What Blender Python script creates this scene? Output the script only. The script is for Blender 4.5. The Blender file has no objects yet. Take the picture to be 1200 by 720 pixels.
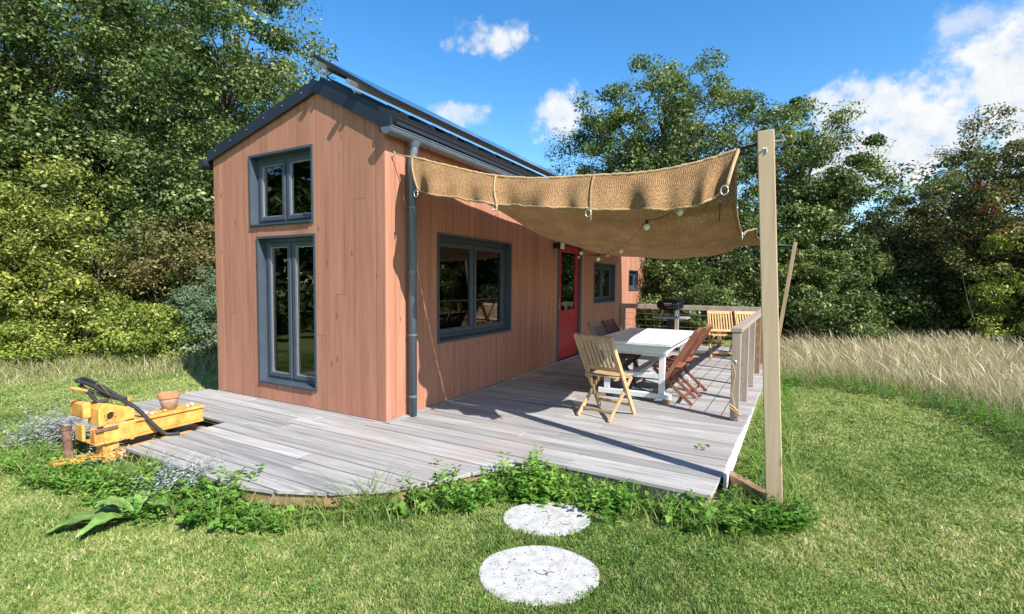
import bpy, bmesh, math, random
import numpy as np
from mathutils import Vector, Matrix
from mathutils.bvhtree import BVHTree

SC = bpy.context.scene
COL = SC.collection
R = math.radians
rng = np.random.default_rng(7)
random.seed(7)

# ------------------------------------------------------------------ camera
# world frame: deck top z=0, house corner at the origin, gable along -X, long wall along +Y
F_PX, YAW, PITCH, ROLL = 568.53, R(28.829), R(-2.964), R(0.4416)
CAM = Vector((3.4916, -3.6895, 1.45))
FW = Vector((-math.sin(YAW)*math.cos(PITCH), math.cos(YAW)*math.cos(PITCH), math.sin(PITCH)))
RT0 = Vector((math.cos(YAW), math.sin(YAW), 0)); UP0 = RT0.cross(FW)
RT = RT0*math.cos(ROLL) + UP0*math.sin(ROLL); UP = UP0*math.cos(ROLL) - RT0*math.sin(ROLL)
cd = bpy.data.cameras.new('camera'); cam = bpy.data.objects.new('camera', cd); COL.objects.link(cam)
cd.sensor_width = 36; cd.lens = F_PX/1200*36; cd.clip_end = 2000; cd.clip_start = .05
m = Matrix.Identity(4)
for i in range(3):
    m[i][0] = RT[i]; m[i][1] = UP[i]; m[i][2] = -FW[i]; m[i][3] = CAM[i]
cam.matrix_world = m
SC.camera = cam

def ray(px, py): return FW + RT*((px-600)/F_PX) - UP*((py-360)/F_PX)
def onz(px, py, z): d = ray(px, py); return CAM + d*((z-CAM.z)/d.z)
def ony(px, py, y): d = ray(px, py); return CAM + d*((y-CAM.y)/d.y)
def onx(px, py, x): d = ray(px, py); return CAM + d*((x-CAM.x)/d.x)
def atdepth(px, depth, z=0):
    d = ray(px, 333); h = Vector((-math.sin(YAW), math.cos(YAW), 0)); d = d*(depth/d.dot(h)); p = CAM + d; p.z = z; return p
G = -.16          # lawn level

# ------------------------------------------------------------------ world, sun, exposure
SUN_T = Vector((-.945, .335, -.89)).normalized()        # the way the light travels
w = bpy.data.worlds.new('World'); SC.world = w; w.use_nodes = True
nt = w.node_tree; N = nt.nodes; L = nt.links; N.clear()
out = N.new('ShaderNodeOutputWorld'); bg = N.new('ShaderNodeBackground'); sky = N.new('ShaderNodeTexSky')
sky.sky_type = 'NISHITA'; sky.sun_disc = False
sky.sun_elevation = math.asin(-SUN_T.z); sky.sun_rotation = math.atan2(-SUN_T.x, -SUN_T.y)
sky.air_density = 1.0; sky.dust_density = .2; sky.ozone_density = 1.6; sky.altitude = 0
bg.inputs['Strength'].default_value = .14
tc = N.new('ShaderNodeTexCoord')
def wmath(op, a=None, b=None, c=None):
    n = N.new('ShaderNodeMath'); n.operation = op
    for i, v in enumerate((a, b, c)):
        if v is None: continue
        if isinstance(v, (int, float)): n.inputs[i].default_value = v
        else: L.new(v, n.inputs[i])
    return n.outputs[0]
nz = N.new('ShaderNodeTexNoise'); nz.inputs['Scale'].default_value = 9; nz.inputs['Detail'].default_value = 9; nz.inputs['Roughness'].default_value = .62
L.new(tc.outputs['Generated'], nz.inputs['Vector'])
nz2 = N.new('ShaderNodeTexNoise'); nz2.inputs['Scale'].default_value = 28; nz2.inputs['Detail'].default_value = 7; nz2.inputs['Roughness'].default_value = .6
L.new(tc.outputs['Generated'], nz2.inputs['Vector'])
nsum = wmath('ADD', wmath('MULTIPLY', wmath('SUBTRACT', nz.outputs['Fac'], .5), 3.4), wmath('MULTIPLY', wmath('SUBTRACT', nz2.outputs['Fac'], .5), 2.2))
clouds = [(575, 48, 42, 26, .95), (543, 132, 40, 20, .7), (655, 138, 52, 36, .95), (1062, 166, 108, 66, 1), (1010, 130, 70, 30, .9),
          (1185, 75, 62, 60, 1), (1150, 20, 45, 22, .6), (1330, 130, 150, 70, 1), (1500, 10, 150, 60, .9),
          (-250, 120, 160, 50, .9), (-900, 60, 250, 90, .9), (300, -260, 150, 60, .9), (900, -420, 160, 70, .9)]
dirs = [(ray(c[0], c[1]).normalized(), c[2]/F_PX, c[3]/F_PX, c[4]) for c in clouds]
for az, el, a_, b_ in ((200, 25, .3, .12), (235, 40, .25, .12), (160, 30, .3, .14), (120, 20, .3, .1), (90, 45, .25, .12), (270, 22, .3, .12)):
    a0 = R(az)+YAW+R(90)
    dirs.append((Vector((math.cos(a0)*math.cos(R(el)), math.sin(a0)*math.cos(R(el)), math.sin(R(el)))), a_, b_, .9))
tot = None
for (c, ra, rb, op) in dirs:
    h = Vector((0, 0, 1)).cross(c).normalized(); v = c.cross(h)
    sub = N.new('ShaderNodeVectorMath'); sub.operation = 'SUBTRACT'; sub.inputs[1].default_value = c; L.new(tc.outputs['Generated'], sub.inputs[0])
    da = N.new('ShaderNodeVectorMath'); da.operation = 'DOT_PRODUCT'; da.inputs[1].default_value = h/ra; L.new(sub.outputs[0], da.inputs[0])
    db = N.new('ShaderNodeVectorMath'); db.operation = 'DOT_PRODUCT'; db.inputs[1].default_value = v/rb; L.new(sub.outputs[0], db.inputs[0])
    dc = N.new('ShaderNodeVectorMath'); dc.operation = 'DOT_PRODUCT'; dc.inputs[1].default_value = c; L.new(tc.outputs['Generated'], dc.inputs[0])
    r2 = wmath('ADD', wmath('MULTIPLY', da.outputs['Value'], da.outputs['Value']), wmath('MULTIPLY', db.outputs['Value'], db.outputs['Value']))
    e = wmath('ADD', wmath('SUBTRACT', 1.0, wmath('SQRT', r2)), wmath('MULTIPLY', nsum, .62))
    mr = N.new('ShaderNodeMapRange'); mr.interpolation_type = 'SMOOTHSTEP'; mr.inputs['From Min'].default_value = .12; mr.inputs['From Max'].default_value = .78; mr.inputs['To Max'].default_value = op
    L.new(e, mr.inputs['Value'])
    o_ = wmath('MULTIPLY', mr.outputs[0], wmath('GREATER_THAN', dc.outputs['Value'], 0.2))
    tot = o_ if tot is None else wmath('MAXIMUM', tot, o_)
ccol = N.new('ShaderNodeMix'); ccol.data_type = 'RGBA'
cshade = N.new('ShaderNodeMapRange'); cshade.inputs['From Min'].default_value = .35; cshade.inputs['From Max'].default_value = .62; L.new(nz2.outputs['Fac'], cshade.inputs['Value'])
L.new(cshade.outputs[0], ccol.inputs['Factor'])
ccol.inputs['A'].default_value = (3.15, 3.4, 3.65, 1); ccol.inputs['B'].default_value = (3.85, 3.9, 3.95, 1)
mixc = N.new('ShaderNodeMix'); mixc.data_type = 'RGBA'
hsv = N.new('ShaderNodeHueSaturation'); hsv.inputs['Saturation'].default_value = 1.36; L.new(sky.outputs[0], hsv.inputs['Color'])
L.new(tot, mixc.inputs['Factor']); L.new(hsv.outputs[0], mixc.inputs['A']); L.new(ccol.outputs['Result'], mixc.inputs['B'])
L.new(mixc.outputs['Result'], bg.inputs['Color']); L.new(bg.outputs[0], out.inputs['Surface'])
sd = bpy.data.lights.new('sun', 'SUN'); sd.energy = 5.0; sd.angle = R(.53); sd.color = (1, .965, .90)
so = bpy.data.objects.new('sun', sd); COL.objects.link(so); so.rotation_euler = SUN_T.to_track_quat('-Z', 'Y').to_euler(); so.location = (20, -10, 20)
vs = SC.view_settings; vs.view_transform = 'Standard'; vs.look = 'None'; vs.gamma = 1; vs.exposure = .85; vs.use_curve_mapping = False

# ------------------------------------------------------------------ mesh + material helpers
class MB:
    def __init__(s, T=None): s.v = []; s.f = []; s.T = T
    def pt(s, p): s.v.append(tuple(s.T(p)) if s.T else tuple(p)); return len(s.v)-1
    def poly(s, pts): s.f.append([s.pt(p) for p in pts])
    def box(s, a, b):
        x0, y0, z0 = a; x1, y1, z1 = b
        i = [s.pt(p) for p in ((x0,y0,z0),(x1,y0,z0),(x1,y1,z0),(x0,y1,z0),(x0,y0,z1),(x1,y0,z1),(x1,y1,z1),(x0,y1,z1))]
        for q in ((0,3,2,1),(4,5,6,7),(0,1,5,4),(1,2,6,5),(2,3,7,6),(3,0,4,7)): s.f.append([i[k] for k in q])
        return s
    def hull(s, A, B):                       # prism between two matching loops
        n = len(A); a = [s.pt(p) for p in A]; b = [s.pt(p) for p in B]
        s.f.append(a[::-1]); s.f.append(b)
        for k in range(n): s.f.append([a[k], a[(k+1)%n], b[(k+1)%n], b[k]])
        return s
    def bar(s, p, q, wd, ht, up=(0,0,1)):    # straight bar of rectangular section
        p = Vector(p); q = Vector(q); d = (q-p).normalized(); u = Vector(up)
        sd_ = d.cross(u)
        if sd_.length < 1e-4: sd_ = d.cross(Vector((1,0,0)))
        sd_.normalize(); u = sd_.cross(d)
        c = [(sd_*a*wd/2 + u*b*ht/2) for a, b in ((-1,-1),(1,-1),(1,1),(-1,1))]
        return s.hull([p+k for k in c], [q+k for k in c])
    def tube(s, path, r, n=8, cap=True):
        path = [Vector(p) for p in path]; rs = r if isinstance(r, (list, tuple)) else [r]*len(path)
        rings = []; ref = None
        for i, p in enumerate(path):
            d = (path[min(i+1, len(path)-1)] - path[max(i-1, 0)]).normalized()
            if ref is None: ref = d.orthogonal().normalized()
            ref = (ref - d*ref.dot(d)); ref = ref.normalized() if ref.length > 1e-6 else d.orthogonal().normalized()
            b = d.cross(ref)
            rings.append([s.pt(p + (ref*math.cos(t)+b*math.sin(t))*rs[i]) for t in (2*math.pi*k/n for k in range(n))])
        for A, B in zip(rings, rings[1:]):
            for k in range(n): s.f.append([A[k], A[(k+1)%n], B[(k+1)%n], B[k]])
        if cap: s.f.append(rings[0][::-1]); s.f.append(rings[-1])
        return s
    def lathe(s, prof, c, n=20):
        c = Vector(c); rings = [[s.pt(c+Vector((r*math.cos(2*math.pi*k/n), r*math.sin(2*math.pi*k/n), z))) for k in range(n)] for r, z in prof]
        for A, B in zip(rings, rings[1:]):
            for k in range(n): s.f.append([A[k], A[(k+1)%n], B[(k+1)%n], B[k]])
        s.f.append(rings[0][::-1]); s.f.append(rings[-1]); return s
    def build(s, name, mat, parent=None, bevel=0, smooth=False):
        me = bpy.data.meshes.new(name); me.from_pydata(s.v, [], s.f); me.validate(); me.update()
        bm = bmesh.new(); bm.from_mesh(me); bmesh.ops.recalc_face_normals(bm, faces=bm.faces); bm.to_mesh(me); bm.free()
        if smooth: me.polygons.foreach_set('use_smooth', [True]*len(me.polygons))
        o = bpy.data.objects.new(name, me); COL.objects.link(o)
        if mat: me.materials.append(mat)
        if parent: o.parent = parent
        if bevel:
            b = o.modifiers.new('edge', 'BEVEL'); b.width = bevel; b.segments = 2; b.limit_method = 'ANGLE'; b.angle_limit = R(40); b.harden_normals = False
        return o
def tag(o, label=None, cat=None, group=None, kind=None):
    if label: o['label'] = label
    if cat: o['category'] = cat
    if group: o['group'] = group
    if kind: o['kind'] = kind
    return o
def empty(name, loc=(0,0,0), rz=0):
    o = bpy.data.objects.new(name, None); COL.objects.link(o); o.location = loc; o.rotation_euler = (0,0,rz); o.empty_display_size = .2; return o
def copy_tree(o, parent=None):
    c = o.copy(); COL.objects.link(c); c.parent = parent
    for ch in list(o.children): copy_tree(ch, c)
    return c

def mat(name, base, rough=.6, spec=.4, metal=0):
    m = bpy.data.materials.new(name); m.use_nodes = True; b = m.node_tree.nodes['Principled BSDF']
    b.inputs['Base Color'].default_value = (*base, 1); b.inputs['Roughness'].default_value = rough
    b.inputs['Specular IOR Level'].default_value = spec; b.inputs['Metallic'].default_value = metal
    return m
def varied(name, stops, scale=(6,6,6), rough=.7, spec=.3, detail=6, obj_var=.25, bump=.3, bump_scale=None, metal=0, coord='Object', dist=.01, fine=None):
    """noise-coloured material; stops = list of (pos, rgb); obj_var shifts brightness per object"""
    m = mat(name, stops[0][1], rough, spec, metal); nt = m.node_tree; N = nt.nodes; L = nt.links; b = N['Principled BSDF']
    tc = N.new('ShaderNodeTexCoord'); mp = N.new('ShaderNodeMapping'); mp.inputs['Scale'].default_value = scale
    oi = N.new('ShaderNodeObjectInfo')
    off = N.new('ShaderNodeVectorMath'); off.operation = 'MULTIPLY_ADD'
    comb = N.new('ShaderNodeCombineXYZ')
    for i in range(3): L.new(oi.outputs['Random'], comb.inputs[i])
    off.inputs[1].default_value = (37, 61, 23); L.new(comb.outputs[0], off.inputs[0]); L.new(tc.outputs[coord], off.inputs[2])
    L.new(off.outputs[0], mp.inputs['Vector'])
    n1 = N.new('ShaderNodeTexNoise'); n1.inputs['Scale'].default_value = 1; n1.inputs['Detail'].default_value = detail; n1.inputs['Roughness'].default_value = .65
    L.new(mp.outputs[0], n1.inputs['Vector'])
    cr = N.new('ShaderNodeValToRGB'); e = cr.color_ramp.elements
    while len(e) < len(stops): e.new(.5)
    for k, (p, c) in enumerate(stops): e[k].position = p; e[k].color = (*c, 1)
    L.new(n1.outputs['Fac'], cr.inputs['Fac'])
    hsv = N.new('ShaderNodeHueSaturation'); L.new(cr.outputs[0], hsv.inputs['Color'])
    mr = N.new('ShaderNodeMapRange'); mr.inputs['To Min'].default_value = 1-obj_var; mr.inputs['To Max'].default_value = 1+obj_var
    L.new(oi.outputs['Random'], mr.inputs['Value']); L.new(mr.outputs[0], hsv.inputs['Value'])
    col = hsv.outputs[0]
    if fine:                                   # slow stains over everything (world scale)
        n3 = N.new('ShaderNodeTexNoise'); n3.inputs['Scale'].default_value = fine[0]; n3.inputs['Detail'].default_value = 5; L.new(tc.outputs[coord], n3.inputs['Vector'])
        r3 = N.new('ShaderNodeMapRange'); r3.inputs['From Min'].default_value = .45; r3.inputs['From Max'].default_value = .68; r3.inputs['To Max'].default_value = fine[2]; L.new(n3.outputs['Fac'], r3.inputs['Value'])
        mx = N.new('ShaderNodeMix'); mx.data_type = 'RGBA'; L.new(r3.outputs[0], mx.inputs['Factor']); L.new(col, mx.inputs['A']); mx.inputs['B'].default_value = (*fine[1], 1); col = mx.outputs['Result']
    L.new(col, b.inputs['Base Color'])
    if bump:
        n2 = N.new('ShaderNodeTexNoise'); n2.inputs['Scale'].default_value = 1; n2.inputs['Detail'].default_value = 8
        mp2 = N.new('ShaderNodeMapping'); mp2.inputs['Scale'].default_value = bump_scale or tuple(3*x for x in scale); L.new(off.outputs[0], mp2.inputs['Vector']); L.new(mp2.outputs[0], n2.inputs['Vector'])
        bp = N.new('ShaderNodeBump'); bp.inputs['Strength'].default_value = bump; bp.inputs['Distance'].default_value = dist; L.new(n2.outputs['Fac'], bp.inputs['Height']); L.new(bp.outputs[0], b.inputs['Normal'])
    return m
def leafmat(name, stops, trans=.3, rough=.5, spec=.25, gain=1.0):
    stops = [(p, tuple(min(.6, v*gain) for v in c)) for p, c in stops]
    m = bpy.data.materials.new(name); m.use_nodes = True; nt = m.node_tree; N = nt.nodes; L = nt.links; b = N['Principled BSDF']
    at = N.new('ShaderNodeAttribute'); at.attribute_name = 'tint'
    cr = N.new('ShaderNodeValToRGB'); e = cr.color_ramp.elements
    while len(e) < len(stops): e.new(.5)
    for k, (p, c) in enumerate(stops): e[k].position = p; e[k].color = (*c, 1)
    L.new(at.outputs['Fac'], cr.inputs['Fac']); L.new(cr.outputs[0], b.inputs['Base Color'])
    b.inputs['Roughness'].default_value = rough; b.inputs['Specular IOR Level'].default_value = spec
    tr = N.new('ShaderNodeBsdfTranslucent'); hs = N.new('ShaderNodeHueSaturation'); hs.inputs['Value'].default_value = 1.25; hs.inputs['Saturation'].default_value = 1.1; hs.inputs['Hue'].default_value = .485
    L.new(cr.outputs[0], hs.inputs['Color']); L.new(hs.outputs[0], tr.inputs['Color'])
    mx = N.new('ShaderNodeMixShader'); mx.inputs[0].default_value = trans
    L.new(b.outputs[0], mx.inputs[1]); L.new(tr.outputs[0], mx.inputs[2]); L.new(mx.outputs[0], N['Material Output'].inputs['Surface'])
    return m

M = {}
M['clad'] = varied('cladding', [(.3, (.335,.145,.090)), (.5, (.40,.183,.117)), (.7, (.445,.215,.145))], (14,14,.9), .75, .2, obj_var=.06, bump=.25, bump_scale=(60,60,3), dist=.004)
M['core'] = mat('wall_core', (.05,.035,.03), .9)
M['inner'] = mat('inner_lining', (.45,.38,.3), .8)
M['deck'] = varied('weathered_deck', [(.26, (.17,.160,.150)), (.45, (.29,.278,.265)), (.6, (.375,.362,.35)), (.78, (.50,.49,.48))], (1.3,26,26), .85, .2, obj_var=.20, bump=.5, bump_scale=(3,90,90), dist=.004, fine=(1.1, (.36,.285,.25), .45))
M['slate'] = varied('slate_blue_paint', [(.3, (.044,.057,.076)), (.7, (.062,.080,.104))], (5,5,5), .42, .5, obj_var=.05, bump=.08)
M['roof'] = varied('dark_sheet', [(.3, (.012,.015,.022)), (.7, (.018,.023,.032))], (3,3,3), .4, .5, obj_var=.05, bump=.05)
M['zinc'] = varied('zinc', [(.3, (.10,.135,.17)), (.7, (.15,.185,.225))], (4,4,1.5), .42, .5, obj_var=.05, bump=.08, metal=.25)
M['steel'] = mat('galvanised_steel', (.55,.55,.54), .38, .5, .85)
M['pv'] = mat('solar_glass', (.012,.016,.03), .12, .6)
M['pvback'] = mat('solar_backsheet', (.30,.25,.22), .6)
M['red'] = varied('red_paint', [(.3, (.36,.012,.022)), (.7, (.43,.018,.03))], (8,8,2), .38, .5, obj_var=.05, bump=.06)
M['jute'] = None
M['rope'] = varied('rope', [(.3, (.27,.17,.085)), (.7, (.46,.32,.18))], (60,60,60), .9, .1, bump=.6)
M['pine'] = varied('pine_post', [(.3, (.33,.225,.135)), (.5, (.45,.325,.205)), (.75, (.51,.39,.265))], (22,22,.7), .7, .25, obj_var=.06, bump=.2, bump_scale=(70,70,3), dist=.003)
M['greyed'] = varied('greyed_timber', [(.3, (.27,.21,.165)), (.55, (.36,.29,.235)), (.75, (.44,.38,.32))], (14,14,1.2), .8, .2, obj_var=.14, bump=.3, dist=.003)
M['brownt'] = varied('brown_timber', [(.3, (.24,.135,.075)), (.55, (.32,.19,.11)), (.75, (.40,.27,.17))], (9,9,9), .8, .2, obj_var=.1, bump=.3, dist=.003)
M['whitet'] = varied('white_table_paint', [(.28, (.42,.43,.42)), (.42, (.60,.61,.60)), (.7, (.68,.69,.68))], (7,2,9), .6, .35, obj_var=.06, bump=.2, dist=.003)
M['whitef'] = varied('white_fascia', [(.3, (.45,.42,.38)), (.5, (.66,.65,.62)), (.7, (.72,.71,.69))], (3,9,9), .7, .3, obj_var=.05, bump=.2)
M['teak'] = varied('pale_teak', [(.3, (.36,.23,.12)), (.55, (.47,.32,.175)), (.75, (.55,.40,.24))], (14,14,4), .6, .3, obj_var=.10, bump=.15, dist=.003)
M['teak2'] = varied('oiled_teak', [(.3, (.42,.23,.09)), (.55, (.54,.32,.14)), (.75, (.60,.39,.19))], (14,14,4), .5, .35, obj_var=.10, bump=.15, dist=.003)
M['redw'] = varied('red_hardwood', [(.3, (.17,.062,.036)), (.55, (.25,.098,.058)), (.75, (.32,.145,.09))], (12,12,4), .55, .35, obj_var=.12, bump=.15, dist=.003)
M['dkw'] = varied('dark_hardwood', [(.3, (.085,.040,.03)), (.7, (.15,.08,.062))], (12,12,4), .6, .3, obj_var=.12, bump=.15)
M['grey_w'] = varied('greyed_hardwood', [(.3, (.14,.10,.08)), (.7, (.23,.17,.135))], (12,12,4), .7, .3, obj_var=.12, bump=.15)
M['black'] = mat('black_enamel', (.012,.013,.018), .16, .6)
M['blackm'] = mat('black_plastic', (.018,.018,.019), .5, .4)
M['greyp'] = varied('grey_shelf', [(.3, (.33,.33,.33)), (.7, (.42,.42,.42))], (5,5,5), .6, bump=.05)
M['yellow'] = varied('yellow_machine_paint', [(.26, (.16,.07,.03)), (.35, (.48,.21,.045)), (.5, (.62,.31,.065)), (.72, (.70,.42,.13))], (13,11,8), .6, .35, obj_var=.08, bump=.25, dist=.004)
M['rust'] = varied('rusty_steel', [(.3, (.10,.05,.035)), (.55, (.19,.10,.07)), (.75, (.26,.16,.12))], (18,18,18), .85, .25, bump=.5)
M['hose'] = mat('black_rubber', (.025,.026,.028), .55, .4)
M['terra'] = varied('terracotta', [(.35, (.50,.30,.20)), (.5, (.60,.44,.34)), (.68, (.68,.58,.50))], (6,6,12), .85, .15, bump=.2)
M['soil'] = varied('soil', [(.3, (.035,.025,.017)), (.7, (.09,.065,.045))], (30,30,30), .95, .1, bump=.8)
M['concrete'] = varied('white_pebble_slab', [(.3, (.33,.32,.30)), (.5, (.47,.455,.43)), (.7, (.56,.545,.52))], (18,18,18), .9, .15, obj_var=.03, bump=.7, bump_scale=(130,130,130), dist=.01)
M['pebble'] = varied('pebble', [(.3, (.38,.36,.35)), (.7, (.62,.60,.58))], (20,20,20), .8, bump=.3)
M['twig'] = mat('dry_twig', (.12,.085,.055), .9)
M['curtain'] = mat('curtain_cloth', (.62,.62,.60), .9)
M['bulb'] = mat('bulb_glass', (.72,.72,.70), .12, .6)
M['bark'] = varied('bark', [(.3, (.05,.04,.03)), (.6, (.10,.085,.068)), (.8, (.17,.15,.125))], (7,7,2), .9, .15, bump=.8, dist=.03)
def add_knots(m, scale, thr, col, amount):
    nt = m.node_tree; N = nt.nodes; L = nt.links; b = N['Principled BSDF']; src = b.inputs['Base Color'].links[0].from_socket
    tc = next(n for n in N if n.type == 'TEX_COORD'); mp = N.new('ShaderNodeMapping'); mp.inputs['Scale'].default_value = scale; L.new(tc.outputs['Object'], mp.inputs['Vector'])
    nz = N.new('ShaderNodeTexNoise'); nz.inputs['Scale'].default_value = 2.5; L.new(mp.outputs[0], nz.inputs['Vector'])
    ad = N.new('ShaderNodeVectorMath'); ad.operation = 'MULTIPLY_ADD'; ad.inputs[1].default_value = (.25,.25,.25); L.new(nz.outputs['Color'], ad.inputs[0]); L.new(mp.outputs[0], ad.inputs[2])
    vo = N.new('ShaderNodeTexVoronoi'); vo.inputs['Scale'].default_value = 1; L.new(ad.outputs[0], vo.inputs['Vector'])
    mr = N.new('ShaderNodeMapRange'); mr.interpolation_type = 'SMOOTHSTEP'; mr.inputs['From Min'].default_value = thr; mr.inputs['From Max'].default_value = thr*.35; mr.inputs['To Max'].default_value = amount; L.new(vo.outputs['Distance'], mr.inputs['Value'])
    mx = N.new('ShaderNodeMix'); mx.data_type = 'RGBA'; mx.inputs['B'].default_value = (*col, 1); L.new(mr.outputs[0], mx.inputs['Factor']); L.new(src, mx.inputs['A']); L.new(mx.outputs['Result'], b.inputs['Base Color'])
    # weather streaks running down the grain
    n2 = N.new('ShaderNodeTexNoise'); n2.inputs['Scale'].default_value = 1; n2.inputs['Detail'].default_value = 6; m2 = N.new('ShaderNodeMapping'); m2.inputs['Scale'].default_value = (3.5,3.5,.45); L.new(tc.outputs['Object'], m2.inputs['Vector']); L.new(m2.outputs[0], n2.inputs['Vector'])
    r2 = N.new('ShaderNodeMapRange'); r2.inputs['From Min'].default_value = .5; r2.inputs['From Max'].default_value = .75; r2.inputs['To Max'].default_value = .32; L.new(n2.outputs['Fac'], r2.inputs['Value'])
    m3 = N.new('ShaderNodeMix'); m3.data_type = 'RGBA'; m3.inputs['B'].default_value = (col[0]*1.3, col[1]*1.35, col[2]*1.4, 1); L.new(r2.outputs[0], m3.inputs['Factor']); L.new(mx.outputs['Result'], m3.inputs['A']); L.new(m3.outputs['Result'], b.inputs['Base Color'])
add_knots(M['clad'], (7,7,2.6), .13, (.17,.075,.045), .8)
add_knots(M['pine'], (6,6,2.2), .14, (.24,.13,.07), .7)
# window glass: clear with mirror reflection that grows at grazing angles
def glass():
    m = bpy.data.materials.new('window_glass'); m.use_nodes = True; nt = m.node_tree; N = nt.nodes; L = nt.links; N.remove(N['Principled BSDF'])
    fr = N.new('ShaderNodeFresnel'); fr.inputs['IOR'].default_value = 1.9
    t = N.new('ShaderNodeBsdfTransparent'); t.inputs['Color'].default_value = (.74,.78,.77,1)
    g = N.new('ShaderNodeBsdfGlossy'); g.inputs['Roughness'].default_value = .004; g.inputs['Color'].default_value = (.9,.93,.95,1)
    mx = N.new('ShaderNodeMixShader'); L.new(fr.outputs[0], mx.inputs[0]); L.new(t.outputs[0], mx.inputs[1]); L.new(g.outputs[0], mx.inputs[2]); L.new(mx.outputs[0], N['Material Output'].inputs['Surface'])
    return m
M['glass'] = glass()
def jute():
    m = bpy.data.materials.new('jute_cloth'); m.use_nodes = True; nt = m.node_tree; N = nt.nodes; L = nt.links; b = N['Principled BSDF']
    uv = N.new('ShaderNodeTexCoord')
    def wave(rot, sc):
        mp = N.new('ShaderNodeMapping'); L.new(uv.outputs['UV'], mp.inputs['Vector'])
        mp.inputs['Rotation'].default_value = (0,0,rot)
        wv = N.new('ShaderNodeTexWave'); wv.inputs['Scale'].default_value = sc; wv.inputs['Distortion'].default_value = 3.5; wv.inputs['Detail'].default_value = 2; wv.inputs['Detail Scale'].default_value = 1.5
        L.new(mp.outputs[0], wv.inputs['Vector']); return wv.outputs['Fac']
    wa, wb = wave(0, 22), wave(R(90), 27)
    def mth(op, a, b_, c=None):
        n = N.new('ShaderNodeMath'); n.operation = op
        for i, v in enumerate((a, b_)):
            if isinstance(v, (int, float)): n.inputs[i].default_value = v
            else: L.new(v, n.inputs[i])
        return n.outputs[0]
    weave = mth('MAXIMUM', wa, wb)
    nz = N.new('ShaderNodeTexNoise'); nz.inputs['Scale'].default_value = 48; nz.inputs['Detail'].default_value = 3; L.new(uv.outputs['UV'], nz.inputs['Vector'])
    nl = N.new('ShaderNodeTexNoise'); nl.inputs['Scale'].default_value = 5; nl.inputs['Detail'].default_value = 4; L.new(uv.outputs['UV'], nl.inputs['Vector'])
    s = mth('ADD', mth('MULTIPLY', weave, .38), mth('ADD', mth('MULTIPLY', nz.outputs['Fac'], .45), mth('MULTIPLY', nl.outputs['Fac'], .35)))
    cr = N.new('ShaderNodeValToRGB'); e = cr.color_ramp.elements; e[0].position = .42; e[0].color = (.085,.040,.016,1); e[1].position = .92; e[1].color = (.52,.31,.145,1)
    L.new(s, cr.inputs['Fac']); L.new(cr.outputs[0], b.inputs['Base Color']); b.inputs['Roughness'].default_value = .95; b.inputs['Specular IOR Level'].default_value = .1
    bp = N.new('ShaderNodeBump'); bp.inputs['Strength'].default_value = .9; bp.inputs['Distance'].default_value = .012; L.new(s, bp.inputs['Height']); L.new(bp.outputs[0], b.inputs['Normal'])
    tl = N.new('ShaderNodeBsdfTranslucent'); L.new(cr.outputs[0], tl.inputs['Color'])
    m1 = N.new('ShaderNodeMixShader'); m1.inputs[0].default_value = .10; L.new(b.outputs[0], m1.inputs[1]); L.new(tl.outputs[0], m1.inputs[2])
    hole = N.new('ShaderNodeMapRange'); hole.inputs['From Min'].default_value = .56; hole.inputs['From Max'].default_value = .34; hole.inputs['To Max'].default_value = .12
    s2 = mth('ADD', mth('MULTIPLY', weave, .15), mth('MULTIPLY', nz.outputs['Fac'], .85)); L.new(s2, hole.inputs['Value'])
    tp = N.new('ShaderNodeBsdfTransparent'); m2 = N.new('ShaderNodeMixShader'); L.new(hole.outputs[0], m2.inputs[0]); L.new(m1.outputs[0], m2.inputs[1]); L.new(tp.outputs[0], m2.inputs[2])
    L.new(m2.outputs[0], N['Material Output'].inputs['Surface']); return m
M['jute'] = jute()

# numpy value noise
def vnoise(x, y, s, seed=0):
    x = np.asarray(x)*s; y = np.asarray(y)*s; xi = np.floor(x).astype(int); yi = np.floor(y).astype(int); fx = x-xi; fy = y-yi
    fx = fx*fx*(3-2*fx); fy = fy*fy*(3-2*fy)
    def h(a, b): t = np.sin(a*127.1+b*311.7+seed*74.7)*43758.5453; return t-np.floor(t)
    return (h(xi,yi)*(1-fx)+h(xi+1,yi)*fx)*(1-fy)+(h(xi,yi+1)*(1-fx)+h(xi+1,yi+1)*fx)*fy
def np_mesh(name, verts, nper, tint, mt, parent=None, quads=True):
    """verts (n*nper,3): each consecutive nper verts form one face"""
    nf = len(verts)//nper
    me = bpy.data.meshes.new(name); me.vertices.add(len(verts)); me.vertices.foreach_set('co', np.ascontiguousarray(verts, dtype=np.float32).ravel())
    me.loops.add(nf*nper); me.loops.foreach_set('vertex_index', np.arange(nf*nper, dtype=np.int32))
    me.polygons.add(nf); me.polygons.foreach_set('loop_start', np.arange(0, nf*nper, nper, dtype=np.int32))
    me.polygons.foreach_set('loop_total', np.full(nf, nper, dtype=np.int32))
    me.update(calc_edges=True)
    if tint is not None:
        a = me.attributes.new('tint', 'FLOAT', 'FACE'); a.data.foreach_set('value', np.asarray(tint, dtype=np.float32))
    me.materials.append(mt); o = bpy.data.objects.new(name, me); COL.objects.link(o)
    if parent: o.parent = parent
    return o
def unit(v): return v/np.maximum(np.linalg.norm(v, axis=-1, keepdims=True), 1e-9)
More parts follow.
